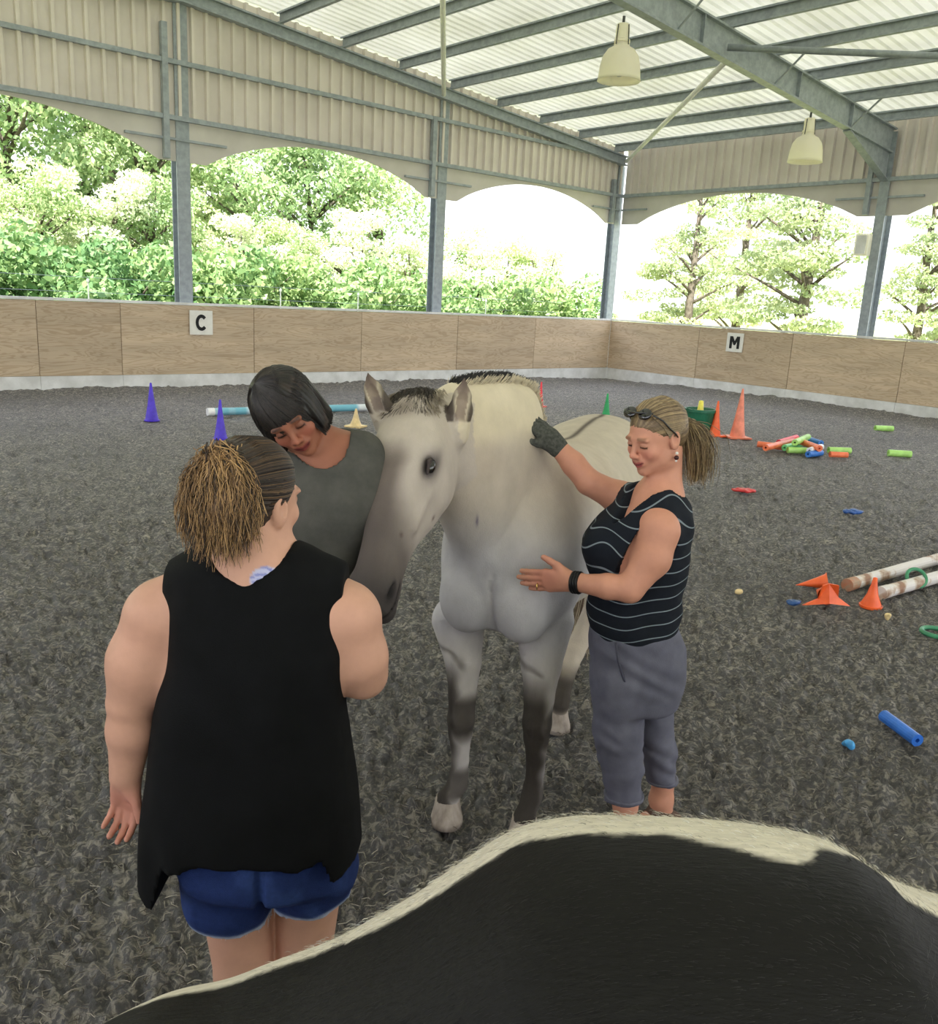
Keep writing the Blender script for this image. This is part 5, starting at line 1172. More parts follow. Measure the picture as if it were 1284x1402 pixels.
    for i in range(n):
        a = r.uniform(-1.8, 1.8); st = np.array([math.sin(a)*.080, .045*math.cos(a*.8)+.0, .036+math.cos(a)*.084-.02]); ph = np.linspace(0, 1, 9)[:, None]
        en = np.array([.012*math.sin(a), -.112, .020]); q = st*(1-ph)+en*ph; cd = q-np.array([0, -.022, .036]); k0 = np.sqrt(((cd/np.array([.082, .100, .089]))**2).sum(1)); q = np.array([0, -.022, .036])+cd/k0[:, None]*(1+.012*r.random()); G.append(HO+(q*HS)@HR.T)
    sh = r.random(n)[:, None]; cc = np.array([84., 68., 50.])*(1-sh)+np.array([190., 166., 124.])*sh
    strands('hair_strands', np.array(G), .0010, M_hairv, ro, base, cc, r1=.8)['kind'] = 'stuff'
    # ponytail
    t0 = HO+HR@np.array([0, -.115, .018])*HS; t1 = P(953, 657, Y0+.06); md = P(957, 588, Y0+.06)
    PT = Shape(); PT.chain([(*t0, .020), (*(t0*.5+md*.5+[0, 0, -.012]), .022), (*P(950, 614, Y0+.06), .028), (*P(952, 640, Y0+.06), .018), (*t1, .006)], k=.03)
    PT.ops.append((0, 0, lambda d, X, Y, Z: d+.003*vnoise(X*90, Y*90, Z*20, 4), 0, 'all'))
    pcf = lambda V: mixc(np.tile([116., 94., 66.], (len(V), 1)), sm(-.2, .6, vnoise(V[:, 0]*90, V[:, 1]*90, V[:, 2]*14, 8)), (178, 152, 108))
    pt = put('ponytail', PT.mesh(.004), base, M_hairv, ro, pcf)
    G = []; n = 1100; t = np.linspace(0, 1, 10)[:, None]
    for i in range(n):
        o_ = r.normal(size=3)*[.014, .016, .006]; e = t1+o_*1.5+[0, 0, .075*r.random()-.012]; m2 = md+o_*1.8+[.008, 0, .016]; q = (1-t)**2*(t0+o_*.4)+2*t*(1-t)*m2+t*t*e; q = q+.003*np.sin(t*r.uniform(8, 16)+r.uniform(0, 6, 3)); G.append(q)
    sh = r.random(n)[:, None]; cc = np.array([86., 70., 50.])*(1-sh)+np.array([200., 176., 130.])*sh
    strands('ponytail_strands', np.array(G), .0013, M_hairv, pt, base, cc)['kind'] = 'stuff'
    # glove, watch, ring, earring, sunglasses
    GL = Shape(); hand(GL, wF, P(722, 566, 2.95)-wF, (.45, -.75, .45), -1, L=.158, curl=(18, 25, 15), spread=4, fat=1.3); GL.at(); GL.cone(wF+unit(wF-eF)*-.022, wF+unit(wF-eF)*.02, .034, .034, k=.02)
    put('glove', GL.mesh(.003), base, mat('grey_knit_glove', (62, 64, 60), (92, 94, 88), 90, rough=0.9, bump=.5, bscale=300), ro)
    dN = unit(wN-P(832, 803, 2.60)); wc = wN-dN*.012-base; MBt = MB(); a1 = unit(np.cross(dN, (0, 0, 1))); b1 = np.cross(dN, a1)
    for off in (-.009, 0, .009): MBt.tube([wc+dN*off+(a1*math.cos(q)*.0315+b1*math.sin(q)*.0315) for q in np.linspace(0, 2*math.pi, 25)], .0058, 8, cap=False)
    M_blk = mat('black_rubber', (18, 18, 20), rough=.4)
    wt = MBt.build('wrist_band', M_blk, ro, smooth=True)
    
    rg = wN+(P(735, 803, 2.70)-wN)-base; MB().tube([rg+.010*np.array([.15*math.cos(q), math.cos(q), math.sin(q)]) for q in np.linspace(0, 2*math.pi, 17)], .0022, 6, cap=False).build('ring', mat('gold', (226, 190, 120), metal=.9, rough=.25), ro, smooth=True)
    er = HO+HR@np.array([-.082, -.006, -.046])*HS
    M_pearl = mat('pearl', (226, 222, 214), rough=.2, spec=.6)
    for q, zz, rad, mm in ((0, 0, .005, M_pearl), (0, -.014, .0075, mat('dark_bead', (60, 30, 30), rough=.2)), (0, -.024, .004, M_pearl)):
        e_ = Shape(); e_.ell(er+[0, 0, zz], (rad, rad, rad), k=0); put('earring', e_.mesh(.0016), base, mm, ro)
    er2 = HO+HR@np.array([.082, -.006, -.046])*HS; e_ = Shape(); e_.ell(er2, (.005, .005, .005), k=0); put('earring', e_.mesh(.0016), base, M_pearl, ro)
    sg = empty('sunglasses', toA(HO), VROT); tag(sg, 'dark sunglasses pushed up on the hair of the woman in the striped top', 'sunglasses')
    M_lens = mat('dark_lens', (12, 12, 14), rough=.08, spec=.8)
    for q in (-1, 1):
        L_ = Shape(); L_.at(HO, HR, HS); L_.ell((.034*q, .058, .100), (.029, .006, .020), R=frame((0, .74, .67), (0, -.67, .74)), k=0)
        put('lens', L_.mesh(.0025), HO, M_lens, sg)
        MB().tube([HR@np.array(p)*HS for p in ((.064*q, .052, .098), (.079*q, .030, .075), (.084*q, .008, .040), (.085*q, -.010, .018), (.083*q, -.018, .004))], .0028, 6).build('temple', M_lens, sg, smooth=True)
    MB().tube([HR@np.array(p)*HS for p in ((-.064, .052, .103), (-.012, .069, .106), (.012, .069, .106), (.064, .052, .103))], .003, 6).build('bridge', M_lens, sg, smooth=True)
    # striped top
    K = Shape()
    K.loft(px_loft([(668, 862, 930, .07, .09), (690, 845, 946, .105, .13), (715, 818, 948, .14, .15), (745, 799, 944, .145, .15), (775, 802, 941, .14, .15), (805, 810, 934, .125, .14), (840, 803, 931, .13, .15), (862, 808, 925, .13, .15), (876, 815, 918, .12, .14)], Y0), k=.02)
    K.cone(P(898, 690, Y0-.02), shN+[0, .012, .004], .070, .064, k=.03); K.cone(P(880, 688, Y0+.05), shF+[.01, 0, 0], .066, .060, k=.03)
    K.cone(P(826, 745, Y0-.05), P(828, 748, Y0-.04), .062, k=.04); K.cone(P(826, 742, Y0+.07), P(828, 745, Y0+.08), .058, k=.04)
    nD = unit(P(862, 806, 2.585)-shN); fD = unit(eF-shF)
    Vn = P(838, 722, Y0-.10)
    def clip(d, X, Y, Z):
        for s_, dr, off in ((shN, nD, .012), (shF, fD, .03)):       # cap sleeves end square to the arm
            a_ = (X-s_[0])*dr[0]+(Y-s_[1])*dr[1]+(Z-s_[2])*dr[2]; r2_ = (X-s_[0])**2+(Y-s_[1])**2+(Z-s_[2])**2-a_*a_
            d = np.where((r2_ < .064**2) & (a_ > 0) & (a_ < .25), np.maximum(d, a_-off), d)
        # V neck: wedge opening to the front left
        c0 = P(905, 690, Y0+.02); fx_ = unit([-.80, -.52, 0]); sx = np.array([-fx_[1], fx_[0], 0]); u = (X-c0[0])*fx_[0]+(Y-c0[1])*fx_[1]; v = (X-c0[0])*sx[0]+(Y-c0[1])*sx[1]
        wdt = (Z-Vn[2])*.52; nk = np.maximum(np.abs(v)-wdt, -(u+.02)); nk = np.minimum(nk, np.sqrt((u+.015)**2+v**2)-.080+np.maximum(1.325-Z, 0)*3)
        d = np.maximum(d, -nk)
        d = np.maximum(d, P(860, 872, Y0)[2]-.003+.006*np.sin(X*30)-Z)
        return d+.0030*np.sin(Z*55+X*22+3*np.sin(Y*14))*vnoise(X*7, Y*7, Z*5, 1)+.002*vnoise(X*20, Y*20, Z*20, 2)
    K.ops.append((0, 0, clip, 0, 'all'))
    M_str = vmat('striped_jersey', rough=.85, spec=.15, bump=.2, bscale=400, var=.1, stripes=True)
    def stf(V):
        z = V[:, 2]; x = V[:, 0]; y = V[:, 1]
        up = sm(1.16, 1.34, z); slv = sm(.60, .72, x)
        return (z+.035*np.sin((x-.40)*7+1.2)*sm(1.25, 1.0, z)-.10*np.exp(-((x-.42)/.06)**2)*sm(1.05, 1.2, z)*0.4+up*slv*(x-.6)*1.0-up*(x-.5)*.5+.004*np.sin(x*40))/.0425
    put('striped_top', K.mesh(.0055), base, M_str, ro, (26, 30, 38), stf)
    # trousers
    T = Shape(); T.loft(px_loft([(845, 810, 926, .12, .14), (880, 806, 936, .135, .16), (910, 808, 938, .14, .16), (945, 810, 932, .13, .14), (965, 812, 924, .12, .13)], Y0), k=.03)
    kN = P(846, 1000, Y0-.03); hN = P(853, 1098, Y0); kF = P(893, 985, Y0+.13); hF = P(905, 1078, Y0+.16)
    T.chain([(*P(848, 925, Y0-.03), .092), (*kN, .080), (*P(851, 1045, Y0-.02), .070), (*hN, .060)], k=.03); T.chain([(*P(893, 925, Y0+.08), .088), (*kF, .070), (*P(903, 1030, Y0+.15), .060), (*hF, .050)], k=.02)
    zN = P(853, 1103, Y0-.05)[2]; zF = P(905, 1078, Y0+.12)[2]; xm = P(880, 1060, Y0)[0]
    def tc_(d, X, Y, Z):
        hz = np.where(Y+X*.35 > Y0+.07+xm*.35, zF, zN); rid = sm(.55, .3, Z)
        d = np.maximum(d, hz-Z); return d+.011*np.sin(Z*70+X*26+Y*18+2*np.sin(X*17+Z*20))*vnoise(X*8, Y*8, Z*8, 1)*(.55+.2*rid)+.003*vnoise(X*28, Y*28, Z*28, 4)
    T.ops.append((0, 0, tc_, 0, 'all'))
    M_tr = vmat('grey_cotton', rough=.85, spec=.15, bump=.25, bscale=300, var=.08)
    tcf = lambda V: mixc(np.tile([98., 98., 112.], (len(V), 1)), sm(0, .8, vnoise(V[:, 0]*18, V[:, 1]*18, V[:, 2]*12, 9))*.4, (124, 124, 138))
    tr = put('trousers', T.mesh(.006), base, M_tr, ro, tcf)
    for a, r_ in ((hN, .060), (hF, .050)):
        z_ = (zN if a is hN else zF); MB().tube([a*[1, 1, 0]+[0, 0, z_+.012]-base+r_*1.03*np.array([math.cos(q), math.sin(q), .04*math.sin(3*q)]) for q in np.linspace(0, 2*math.pi, 25)], .009, 8, cap=False).build('cuff', mat('grey_cuff', (84, 84, 98), (104, 104, 118), 30), tr, smooth=True)
    bt = P(852, 958, Y0-.118)-base; MB().lathe([(0, .004), (.007, .004), (.008, 0), (.008, -.004), (0, -.004)], 12).build('button', M_pearl, tr, loc=bt).rotation_euler = (math.pi/2, 0, 0)
    pk = [P(843, 880, Y0-.135)-base, P(846, 905, Y0-.138)-base, P(852, 925, Y0-.135)-base, P(858, 940, Y0-.128)-base]; MB().tube(pk, .004, 6).build('pocket_edge', mat('grey_seam', (70, 70, 84)), tr, smooth=True)
    for a in (aN, aF): Q_ = Shape(); shoe(Q_, a*[1, 1, 0], -1.6); put('shoe', Q_.mesh(.007), base, mat('brown_shoe', (84, 62, 50)), ro)
    return ro
woman_striped()
# ------------------------------------------------------------------ woman with dark bobbed hair behind the horse's head
def woman_dark():
    Y0 = 2.52; base = np.array([-.44, Y0, 0.0]); ro = vthing('person', base, 'person with dark bobbed hair and an olive grey tee, head bowed beside the horse', 'person')
    HO = P(396, 566, Y0-.06); HR = frame((.22, -.86, -.46), (-.50, -.42, .80)); HS = 1.0
    S = Shape(); head(S, HO, HR, HS, smile=1.5); S.at()
    nb = P(447, 622, Y0+.05); S.cone(HO+HR@np.array([0, -.03, -.06]), nb, .054, .062, k=.03); S.cone(nb, nb-[0, 0, .08], .07, .09, k=.04)
    shV = P(493, 628, Y0+.03); shW = P(398, 655, Y0+.03)
    S.cone(nb-[0, 0, .01], shV, .055, .052, k=.04); S.cone(nb-[0, 0, .01], shW, .055, .052, k=.04)
    S.loft([(.86, -.51, Y0+.03, .17, .17, .13, .12), (1.0, -.49, Y0+.03, .16, .16, .12, .11), (1.15, -.46, Y0+.03, .17, .17, .12, .12), (1.3, -.43, Y0+.03, .175, .175, .12, .12), (1.42, -.42, Y0+.04, .16, .16, .10, .09), (1.49, -.41, Y0+.05, .10, .10, .07, .06)], k=.04)
    eV = np.array([-.28, Y0+.13, 1.2]); wV = np.array([-.33, Y0+.02, 1.02]); eW = np.array([-.69, Y0+.05, 1.16]); wW = np.array([-.62, Y0-.12, 1.0])
    for s_, e, w_, q in ((shV, eV, wV, 1), (shW, eW, wW, -1)):
        S.cone(s_, e, .05, .041, k=.03); S.cone(e, w_, .040, .026, k=.01); hand(S, w_, w_-e+[0.06*-q, -.06, 0], (.2*q, .1, 1), -q, L=.165, curl=(15, 20, 15))
    for q in (-1, 1):
        x = -.52+q*.085; S.cone((x, Y0+.02, .85), (x, Y0, .48), .085, .058, k=.03); S.cone((x, Y0, .48), (x, Y0+.03, .09), .056, .036, k=.02); S.cone((x, Y0+.03, .09), (x, Y0-.09, .035), .034, .026, k=.02)
    VQ = S.mesh(.0047)
    def colf(V):
        c = np.tile([150., 96., 74.], (len(V), 1)); n = vnoise(V[:, 0]*11, V[:, 1]*11, V[:, 2]*11, 3); c += n[:, None]*[5, 4, 4]; return head_paint(c, V, HO, HR, HS, smile=1.5, lip=(128, 58, 54), brow=(34, 26, 24), blush=(164, 92, 76))
    put('body', VQ, base, M_skin, ro, colf)
    H = Shape(); H.at(HO, HR, HS); H.ell((0, -.024, .040), (.088, .104, .090), k=.01); H.ell((0, -.06, -.02), (.080, .068, .085), k=.03)
    for q in (-1, 1): H.ell((.070*q, .010, -.022), (.020, .052, .072), k=.03)
    H.ell((0, .098, -.040), (.052, .075, .082), k=.015, op='s'); H.ell((-.018, .098, .01), (.035, .05, .04), k=.012, op='s')
    def groove(d, X, Y, Z):
        V = np.stack(np.broadcast_arrays(X, Y, Z), -1).reshape(-1, 3); p = loc(V, HO, HR, HS); a = np.arctan2(p[:, 0], p[:, 1]); return d+(.002*np.sin(a*34+2*np.sin(p[:, 2]*20))).reshape(d.shape)
    H.ops.append((0, 0, groove, 0, 'all'))
    hc = lambda V: mixc(np.tile([16., 13., 12.], (len(V), 1)), sm(.1, .8, vnoise(V[:, 0]*60, V[:, 1]*60, V[:, 2]*12, 2))*.6, (74, 58, 50))
    put('hair', H.mesh(.004), base, M_hairv, ro, hc)
    r = np.random.default_rng(33); G = []; cc = []; ph = np.linspace(0, 1, 10)[:, None]; pole = np.array([.025, -.01, .127])
    for i in range(2600):
        a = r.uniform(-math.pi, math.pi); zl = r.uniform(-.085, -.055) if abs(a) > .75 else (r.uniform(.02, .05) if a < .15 else r.uniform(-.005, .03))
        en = np.array([math.sin(a)*.086, math.cos(a)*.100-.02, zl]); q = pole*(1-ph)+en*ph; cd = q-np.array([0, -.022, .03])
        k0 = np.sqrt(((cd/np.array([.092, .108, .100]))**2).sum(1)); tgt = np.array([0, -.022, .03])+cd/k0[:, None]*(1+.02*r.random()); low = q[:, 2:3] < .02
        flat = q.copy(); hr = np.hypot(q[:, 0]/.092, (q[:, 1]+.022)/.108)[:, None]; flat[:, :2] = np.array([0, -.022])+(q[:, :2]-np.array([0, -.022]))/np.maximum(hr, .2)*(.99+.03*r.random())
        q = np.where(low, flat, tgt); G.append(HO+(q*HS)@HR.T); v = r.random()**2; cc.append((15+42*v, 12+33*v, 11+27*v))
    strands('hair_strands', np.array(G), .0016, M_hairv, ro, base, np.array(cc, float), r1=.6)['kind'] = 'stuff'
    K = Shape()
    K.loft([(.86, -.51, Y0+.03, .19, .19, .15, .15), (1.0, -.49, Y0+.03, .175, .175, .14, .14), (1.15, -.455, Y0+.03, .175, .18, .14, .15), (1.28, -.42, Y0+.03, .185, .19, .135, .145), (1.38, -.41, Y0+.04, .175, .18, .12, .125), (1.45, -.405, Y0+.05, .15, .15, .10, .10), (1.50, -.40, Y0+.055, .10, .10, .07, .07)], k=.02)
    K.cone(nb-[0, 0, .02], shV+[.0, 0, -.002], .066, .062, k=.03); K.cone(nb-[0, 0, .02], shW, .066, .062, k=.03); K.cone(shV, shV+(eV-shV)*.42, .062, .060, k=.03); K.cone(shW, shW+(eW-shW)*.42, .062, .060, k=.03)
    def clip(d, X, Y, Z):
        nk = np.sqrt(((X-nb[0])/.085)**2+((Y-nb[1]+.035)/.10)**2+((Z-nb[2]-.03)/.085)**2)-1; d = np.maximum(d, -nk*.08)
        for s_, e in ((shV, eV), (shW, eW)):
            dr = unit(e-s_); m = (np.abs(X-s_[0]) < .12); d = np.where(m, np.maximum(d, np.where(np.abs(X+.42) > .195, (X-s_[0])*dr[0]+(Y-s_[1])*dr[1]+(Z-s_[2])*dr[2]-.10, -1)), d)
        return np.maximum(d, .90-Z)+.004*np.sin(X*18+Z*30+2*np.sin(Z*11))*vnoise(X*6, Y*6, Z*6, 1)+.0025*vnoise(X*18, Y*18, Z*10, 2)
    K.ops.append((0, 0, clip, 0, 'all'))
    put('tee_shirt', K.mesh(.0065), base, mat('olive_grey_jersey', (74, 74, 70), (88, 87, 82), 14, rough=.9, spec=.1, bump=.2, bscale=400), ro)
    T = Shape(); T.loft([(.78, -.52, Y0+.03, .17, .17, .13, .13), (.9, -.51, Y0+.03, .16, .16, .12, .12), (.96, -.50, Y0+.03, .16, .16, .11, .11)], k=.03)
    for q in (-1, 1):
        x = -.52+q*.085; T.cone((x, Y0+.02, .84), (x, Y0, .48), .096, .070, k=.03); T.cone((x, Y0, .48), (x, Y0+.03, .12), .068, .055, k=.02)
        Q_ = Shape(); shoe(Q_, (x, Y0+.02, 0), math.pi); put('shoe', Q_.mesh(.007), base, mat('black_shoe', (30, 30, 32)), ro)
    put('trousers', T.mesh(.008), base, mat('dark_trousers', (40, 42, 50), (50, 52, 60), 12, rough=.9), ro)
    return ro
woman_dark()
# ------------------------------------------------------------------ cones, poles and toys on the footing
def plas(name, c1, c2=None): return mat(name, c1, c2 or tuple(min(255, int(v*1.12)+6) for v in c1), 9, rough=.38, spec=.5)
M_purple = plas('purple_plastic', (70, 44, 190)); M_orange = plas('orange_plastic', (240, 96, 44)); M_salmon = plas('faded_orange_plastic', (226, 130, 104)); M_green = plas('green_plastic', (24, 150, 84))
M_red = plas('red_plastic', (226, 52, 66)); M_tan = plas('faded_yellow_plastic', (214, 190, 140)); M_yel = plas('yellow_plastic', (232, 214, 90)); M_bin = plas('dark_green_plastic', (28, 96, 70)); M_blue = plas('blue_foam', (44, 104, 196))
M_lime = plas('lime_foam', (160, 206, 110)); M_of = plas('orange_foam', (228, 112, 72)); M_mint = plas('mint_foam', (120, 214, 140)); M_wf = plas('white_foam', (224, 224, 232)); M_bf = plas('royal_foam', (50, 110, 190))
def tallcone(px, py, h_, rb, m, label, group=None, sq=True, rim=True):
    p = toA(PG(px, py, .01)); ro = empty('traffic_cone', (p[0], p[1], .0), random.uniform(0, 1.5)); tag(ro, label, 'cone', group)
    MB().lathe([(rb, .015), (rb*.92, .03), (rb*.55, h_*.42), (rb*.30, h_*.75), (.014, h_*.985), (.006, h_), (0, h_)], 22).build('cone_body', m, ro, smooth=True)
    if sq: MB().box((-rb*1.35, -rb*1.35, -.005), (rb*1.35, rb*1.35, .018)).build('cone_base', m, ro)
    else: MB().lathe([(0, -.002), (rb*1.12, 0), (rb*1.12, .015), (rb*.9, .02)], 20).build('cone_base', m, ro)
    return ro
tallcone(208, 575, .53, .095, M_purple, 'tall purple cone below the letter C, left of the other purple one', sq=False)
tallcone(302, 600, .50, .085, M_purple, 'tall purple cone standing in front of the end of the blue and white pole', sq=False)
tallcone(487, 583, .26, .09, M_tan, 'small faded yellow cone between the dark haired woman and the horse')
tallcone(739, 556, .46, .07, M_red, 'narrow red cone just behind the horse withers'); tallcone(829, 573, .44, .085, M_green, 'green cone far off between the horse rump and the striped top')
tallcone(978, 596, .55, .095, M_orange, 'bright orange cone beside the dark green tub'); tallcone(1009, 598, .76, .125, M_salmon, 'tallest cone, faded orange, right of the tub')
tallcone(1192, 829, .21, .068, M_orange, 'small upright orange cone at the end of the white poles', sq=False)
# tub with a yellow cone in it
p = toA(PG(955, 594)); ro = empty('tub', (p[0], p[1], 0)); tag(ro, 'dark green tub with a yellow cone sticking out of it', 'tub')
MB().lathe([(0, 0), (.17, 0), (.235, .36), (.255, .36), (.255, .40), (.225, .40), (.16, .02), (0, .02)], 28).build('tub_wall', M_bin, ro, smooth=False)
MB().tube([(.24*math.cos(a)+.0, .24*math.sin(a), .37+.05*math.sin((a-2.6)/.9*math.pi)) for a in np.linspace(2.6, 3.5, 9)], .008, 6).build('handle', M_bin, ro)
q = empty('traffic_cone', (p[0], p[1], .10)); tag(q, 'yellow cone poking out of the dark green tub', 'cone'); MB().lathe([(.10, 0), (.05, .26), (.035, .42), (.0, .43)], 18).build('cone_body', M_yel, q, smooth=True); MB().box((-.1, -.1, -.01), (.1, .1, .01)).build('cone_base', M_yel, q)
# blue and white pole lying behind
def bandmat(name, c1, c2, scale, axis=(1, 0, 0), thr=.5, dirt=None):
    m, t, bs = newmat(name, .5, .4); L = t.links.new; tcn = t.nodes.new('ShaderNodeTexCoord'); mp = t.nodes.new('ShaderNodeMapping'); mp.inputs['Scale'].default_value = axis; L(tcn.outputs['Object'], mp.inputs[0])
    n = node(t, 'ShaderNodeTexNoise', Scale=scale, Detail=3.0); L(mp.outputs[0], n.inputs['Vector']); r = t.nodes.new('ShaderNodeValToRGB'); L(n.outputs['Fac'], r.inputs[0]); e = r.color_ramp.elements
    e[0].position = thr-.03; e[0].color = (*lin(c1), 1); e[1].position = thr+.03; e[1].color = (*lin(c2), 1)
    if dirt is not None: x = e.new(thr+.12); x.color = (*lin(dirt), 1)
    L(r.outputs[0], bs.inputs['Base Color']); return m
def pole(a, b_, r, m, label, nm='ground_pole', cap=None):
    a = np.array(a); b_ = np.array(b_); d = b_-a; L_ = np.linalg.norm(d); o_ = empty(nm, a, math.atan2(d[1], d[0])); tag(o_, label, 'pole')
    MB().tube([(0, 0, 0), (L_*.5, 0, 0), (L_, 0, 0)], r, 16).build('shaft', m, o_, smooth=False)
    for x0, x1 in ((-.004, .10), (L_-.1, L_+.004)): MB().tube([(x0, 0, 0), (x1, 0, 0)], r*1.05, 16).build('end_cap', cap or m, o_)
    return o_
a = toA(PG(284, 564, .06)); b_ = toA(PG(700, 552, .06))
M_pb = bandmat('pale_blue_banding', (120, 186, 206), (226, 232, 236), 1.0, (1.1, .05, .05), .48)
pole(a*[1, 1, 0]+[0, 0, .06], b_*[1, 1, 0]+[0, 0, .06], .055, M_pb, 'pale blue and white ground pole lying behind the dark haired woman', cap=M_wf)
M_dp = bandmat('worn_white_paint', (222, 216, 214), (196, 178, 162), 7, (1, 1, 1), .56, (150, 112, 88)); M_end = mat('worn_pole_end', (190, 132, 104), (170, 150, 130), 20)
a = toA(PG(1160, 801, .045)); b_ = toA(PG(1330, 752, .045)); pole(a, b_, .045, M_dp, 'worn white ground pole, the farther of two lying by the orange cones', cap=M_end)
a = toA(PG(1206, 812, .045)); b_ = toA(PG(1340, 774, .045)); pole(a, b_, .045, M_dp, 'worn white ground pole, the nearer of two, behind the green ring', cap=M_dp)
# soft cones lying collapsed
def soft_cone(tip, c, up, rad, label, spread=1.0):
    """tip and base centre as photo spots on the ground"""
    T = toA(tip); B = toA(c); o_ = empty('traffic_cone', (B[0], B[1], 0)); tag(o_, label, 'cone'); d = unit(T-B); s_ = np.cross(d, up); s_ = unit(s_); u = np.cross(s_, d); V = []; Fs = []; n = 24; L_ = np.linalg.norm(T-B)
    for j, f_ in enumerate((0, .06, .35, .7, .97, 1.0)):
        rr = rad*(1.12 if j == 0 else (1-f_)*.95+.03) if f_ < 1 else 0.004
        for k in range(n):
            a_ = 2*math.pi*k/n; lob = 1+(.35*spread*math.cos(4*a_+.4) if j < 2 else .12*spread*math.cos(4*a_+.4)*(1-f_)); V.append((T-B)*f_+(s_*math.cos(a_)+u*math.sin(a_)*.72)*rr*lob)
    for j in range(5):
        for k in range(n): Fs.append((j*n+k, j*n+(k+1) % n, (j+1)*n+(k+1) % n, (j+1)*n+k))
    V = np.array(V); V[:, 2] -= V[:, 2].min()-.004; V = V+[0, 0, 0]
    mesh('cone_body', V, Fs, M_orange, o_, True); return o_
soft_cone(PG(1090, 797, .03), PG(1134, 792, .09), (0, 0, 1), .075, 'orange cone lying on its side, behind the sprawled one', .3)
c_ = toA(PG(1130, 832)); o_ = empty('traffic_cone', (c_[0], c_[1], 0), .3); tag(o_, 'orange square-footed cone tipped over, its foot splayed toward the viewer', 'cone')
fa = toA(-_f*[1, 1, 0]); fa = unit(fa); sdv = np.cross((0, 0, 1), fa); o_.rotation_euler[2] = 0
V = []; cn = np.array([0, 0, .12]); fr_ = []
A_ = [(-.150, -.01, .0), (-.045, .02, .155), (.055, .03, .165), (.165, .0, .015)]       # splayed star foot (side, depth, height)
mid_ = [(-.055, .0, .055), (.0, .0, .165), (.075, .0, .075), (.01, .03, .035)]
seq = [A_[0], mid_[0], A_[1], mid_[1], A_[2], mid_[2], A_[3], mid_[3]]
V = [sdv*-q[0]*-1+fa*q[1]+np.array([0, 0, q[2]+.004]) for q in seq]; V2 = [v-fa*.016 for v in V]; tipv = -fa*.22+np.array([0, 0, .05])+sdv*.02
Fs = [tuple(range(8))[::-1]]+[(i, (i+1) % 8, 8+(i+1) % 8, 8+i) for i in range(8)]; mesh('cone_foot', V+V2, Fs, M_orange, o_)
ctr = np.mean(V2, 0); n = 16; Vc = []; 
for f_ in (0, .5, 1.0):
    for k in range(n): a_ = 2*math.pi*k/n; rr = .062*(1-f_)+.008; Vc.append(ctr*(1-f_)+tipv*f_+sdv*math.cos(a_)*rr+np.array([0, 0, 1])*math.sin(a_)*rr)
mesh('cone_body', Vc, [(j*n+k, j*n+(k+1) % n, (j+1)*n+(k+1) % n, (j+1)*n+k) for j in range(2) for k in range(n)]+[tuple(range(2*n, 3*n))], M_orange, o_, True)
# rings
def ring(px, py, R_, r_, m, label, tilt=0, z=.02):
    p = toA(PG(px, py, z)); pts = [(R_*math.cos(a), R_*math.sin(a), 0) for a in np.linspace(0, 2*math.pi, 33)]
    o_ = MB().tube(pts, r_, 10, cap=False).build('toss_ring', m, smooth=True, loc=(p[0], p[1], z+R_*math.sin(tilt)*.9)); o_.rotation_euler = (tilt, 0, VROT); tag(o_, label, 'ring'); return o_
M_ring = plas('green_ring_plastic', (60, 132, 96)); ring(1253, 800, .070, .013, M_ring, 'green ring leaning on the end of the nearer white pole', .9, .03); ring(1282, 866, .085, .015, M_ring, 'green ring lying flat at the right edge of the picture', 0, .016)
# foam tubes
def foam(p0, p1, r_, m, label, z=None, nm='foam_tube', group=None):
    a = toA(p0); b_ = toA(p1); c = (a+b_)/2; d = b_-a; L_ = np.linalg.norm(d); o_ = empty(nm, a, math.atan2(d[1], d[0])); tag(o_, label, 'foam tube', group); o_.rotation_euler[1] = -math.asin(d[2]/L_)
    V = []; n = 16; Fs = []
    for x in (0, L_):
        for rr in (r_, r_*.35):
            for k in range(n): t = 2*math.pi*k/n; V.append((x, rr*math.cos(t), rr*math.sin(t)))
    for k in range(n):
        k2 = (k+1) % n; Fs += [(k, k2, 2*n+k2, 2*n+k)[::-1], (k, n+k, n+k2, k2)[::-1], (2*n+k, 2*n+k2, 3*n+k2, 3*n+k)[::-1], (n+k, 3*n+k, 3*n+k2, n+k2)[::-1]]
    mesh('foam_body', V, Fs, m, o_, False); return o_
foam(PG(1210, 980, .035), PG(1256, 1014, .035), .030, M_blue, 'short blue foam tube lying alone on the right')
foam(PG(1198, 586, .04), PG(1222, 587, .04), .05, M_lime, 'short lime foam tube nearest to the right wall'); foam(PG(1216, 620, .04), PG(1247, 622, .04), .05, M_lime, 'short lime foam tube below the other lime one')
foam(PG(1134, 616, .04), PG(1164, 617, .04), .045, M_lime, 'lime foam tube lying just right of the foam heap'); foam(PG(1136, 622, .04), PG(1160, 623, .04), .04, M_of, 'orange foam piece lying against the lime tube right of the heap')
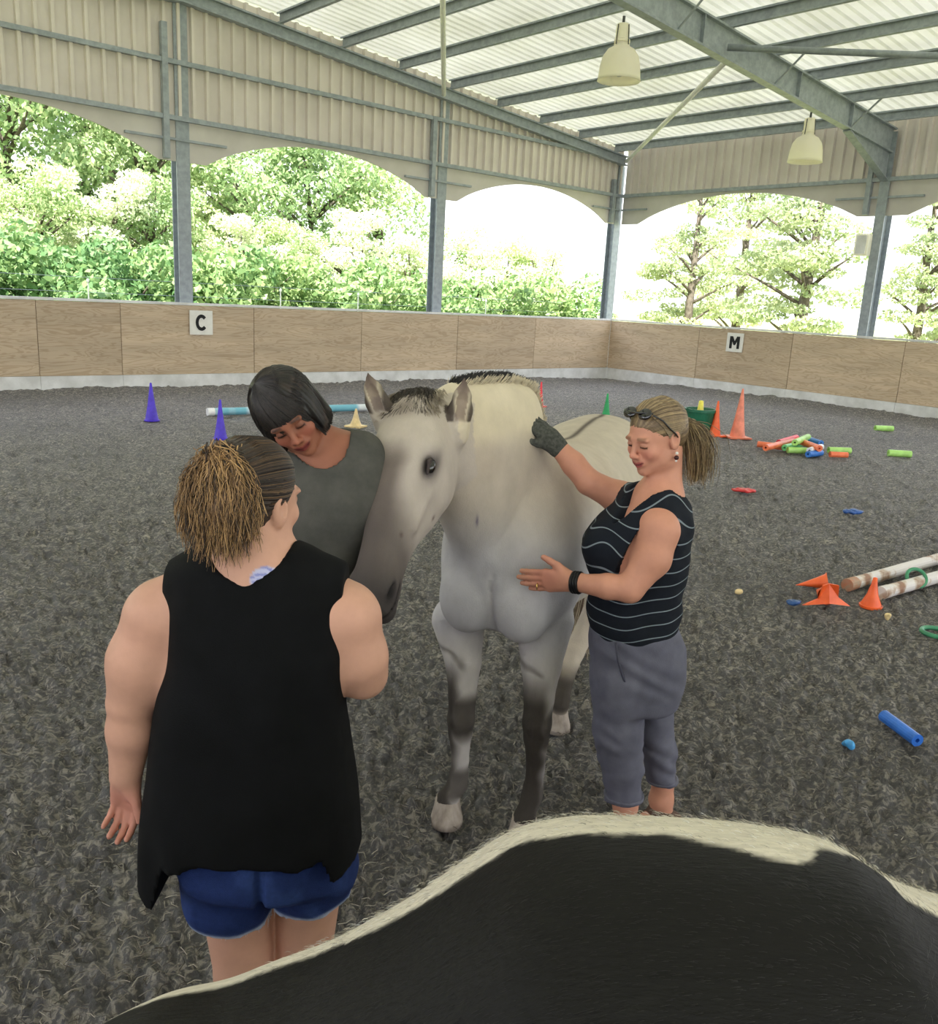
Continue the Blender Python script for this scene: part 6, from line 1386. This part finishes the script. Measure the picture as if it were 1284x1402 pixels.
gp = [(1037, 608, 1072, 612, M_of, 0.05, 'orange foam tube at the left end of the heap'), (1048, 613, 1086, 604, M_of, .09, 'upper orange foam tube slanting into the heap'), (1074, 613, 1112, 604, M_mint, .06, 'mint foam tube across the middle of the heap'), (1078, 616, 1122, 618, M_lime, .05, 'lime foam tube along the front of the heap'),
      (1092, 603, 1122, 614, M_of, .12, 'orange foam tube lying on top of the heap'), (1088, 606, 1106, 598, M_lime, .16, 'lime foam tube sticking up from the heap'), (1100, 600, 1124, 607, M_bf, .10, 'blue foam tube at the back of the heap'), (1108, 617, 1124, 612, M_wf, .08, 'white foam piece at the right end of the heap'), (1106, 622, 1124, 620, M_bf, .04, 'blue foam piece under the white one'), (1066, 606, 1090, 599, M_red, .04, 'red foam tube at the back of the heap')]
for x0, y0, x1, y1, m, z, lb in gp: foam(PG(x0, y0, z), PG(x1, y1, z), .045, m, lb)
# bean bags and scraps of cloth, crumpled
def scrap(px, py, sx, sy, m, label, nm='bean_bag', cat='bean bag', seed=0):
    p = toA(PG(px, py, .015)); S = Shape(); S.ell((0, 0, .012), (sx, sy, .022), k=0); S.ops.append((0, 0, lambda d, X, Y, Z: d+.012*vnoise(X*38+seed, Y*38, Z*38, seed), 0, 'all')); V, Q = S.mesh(min(sx, sy)/7)
    o_ = mesh(nm, V-[0, 0, V[:, 2].min()], Q, m, None, True, loc=(p[0], p[1], 0.0), rz=VROT+random.uniform(-.3, .3)); tag(o_, label, cat)
scrap(1018, 673, .13, .08, plas('red_cloth', (196, 56, 56)), 'crumpled red cloth lying right of the striped woman ponytail', 'cloth', 'cloth', 1)
scrap(1168, 702, .11, .06, plas('blue_cloth', (46, 84, 150)), 'dark blue bean bag lying alone above the white poles', seed=2)
scrap(1086, 827, .05, .03, plas('navy_cloth', (40, 76, 130)), 'small blue bean bag left of the tipped orange cone', seed=3)
scrap(1162, 1021, .022, .03, plas('sky_scrap', (70, 150, 210)), 'tiny sky blue scrap left of the blue foam tube', 'scrap', 'scrap', 4)
scrap(1012, 811, .024, .012, M_tan, 'small pale scrap between the striped woman and the orange cones', 'scrap', 'scrap', 5); scrap(1215, 846, .024, .010, M_tan, 'small pale scrap below the upright orange cone', 'scrap', 'scrap', 6)
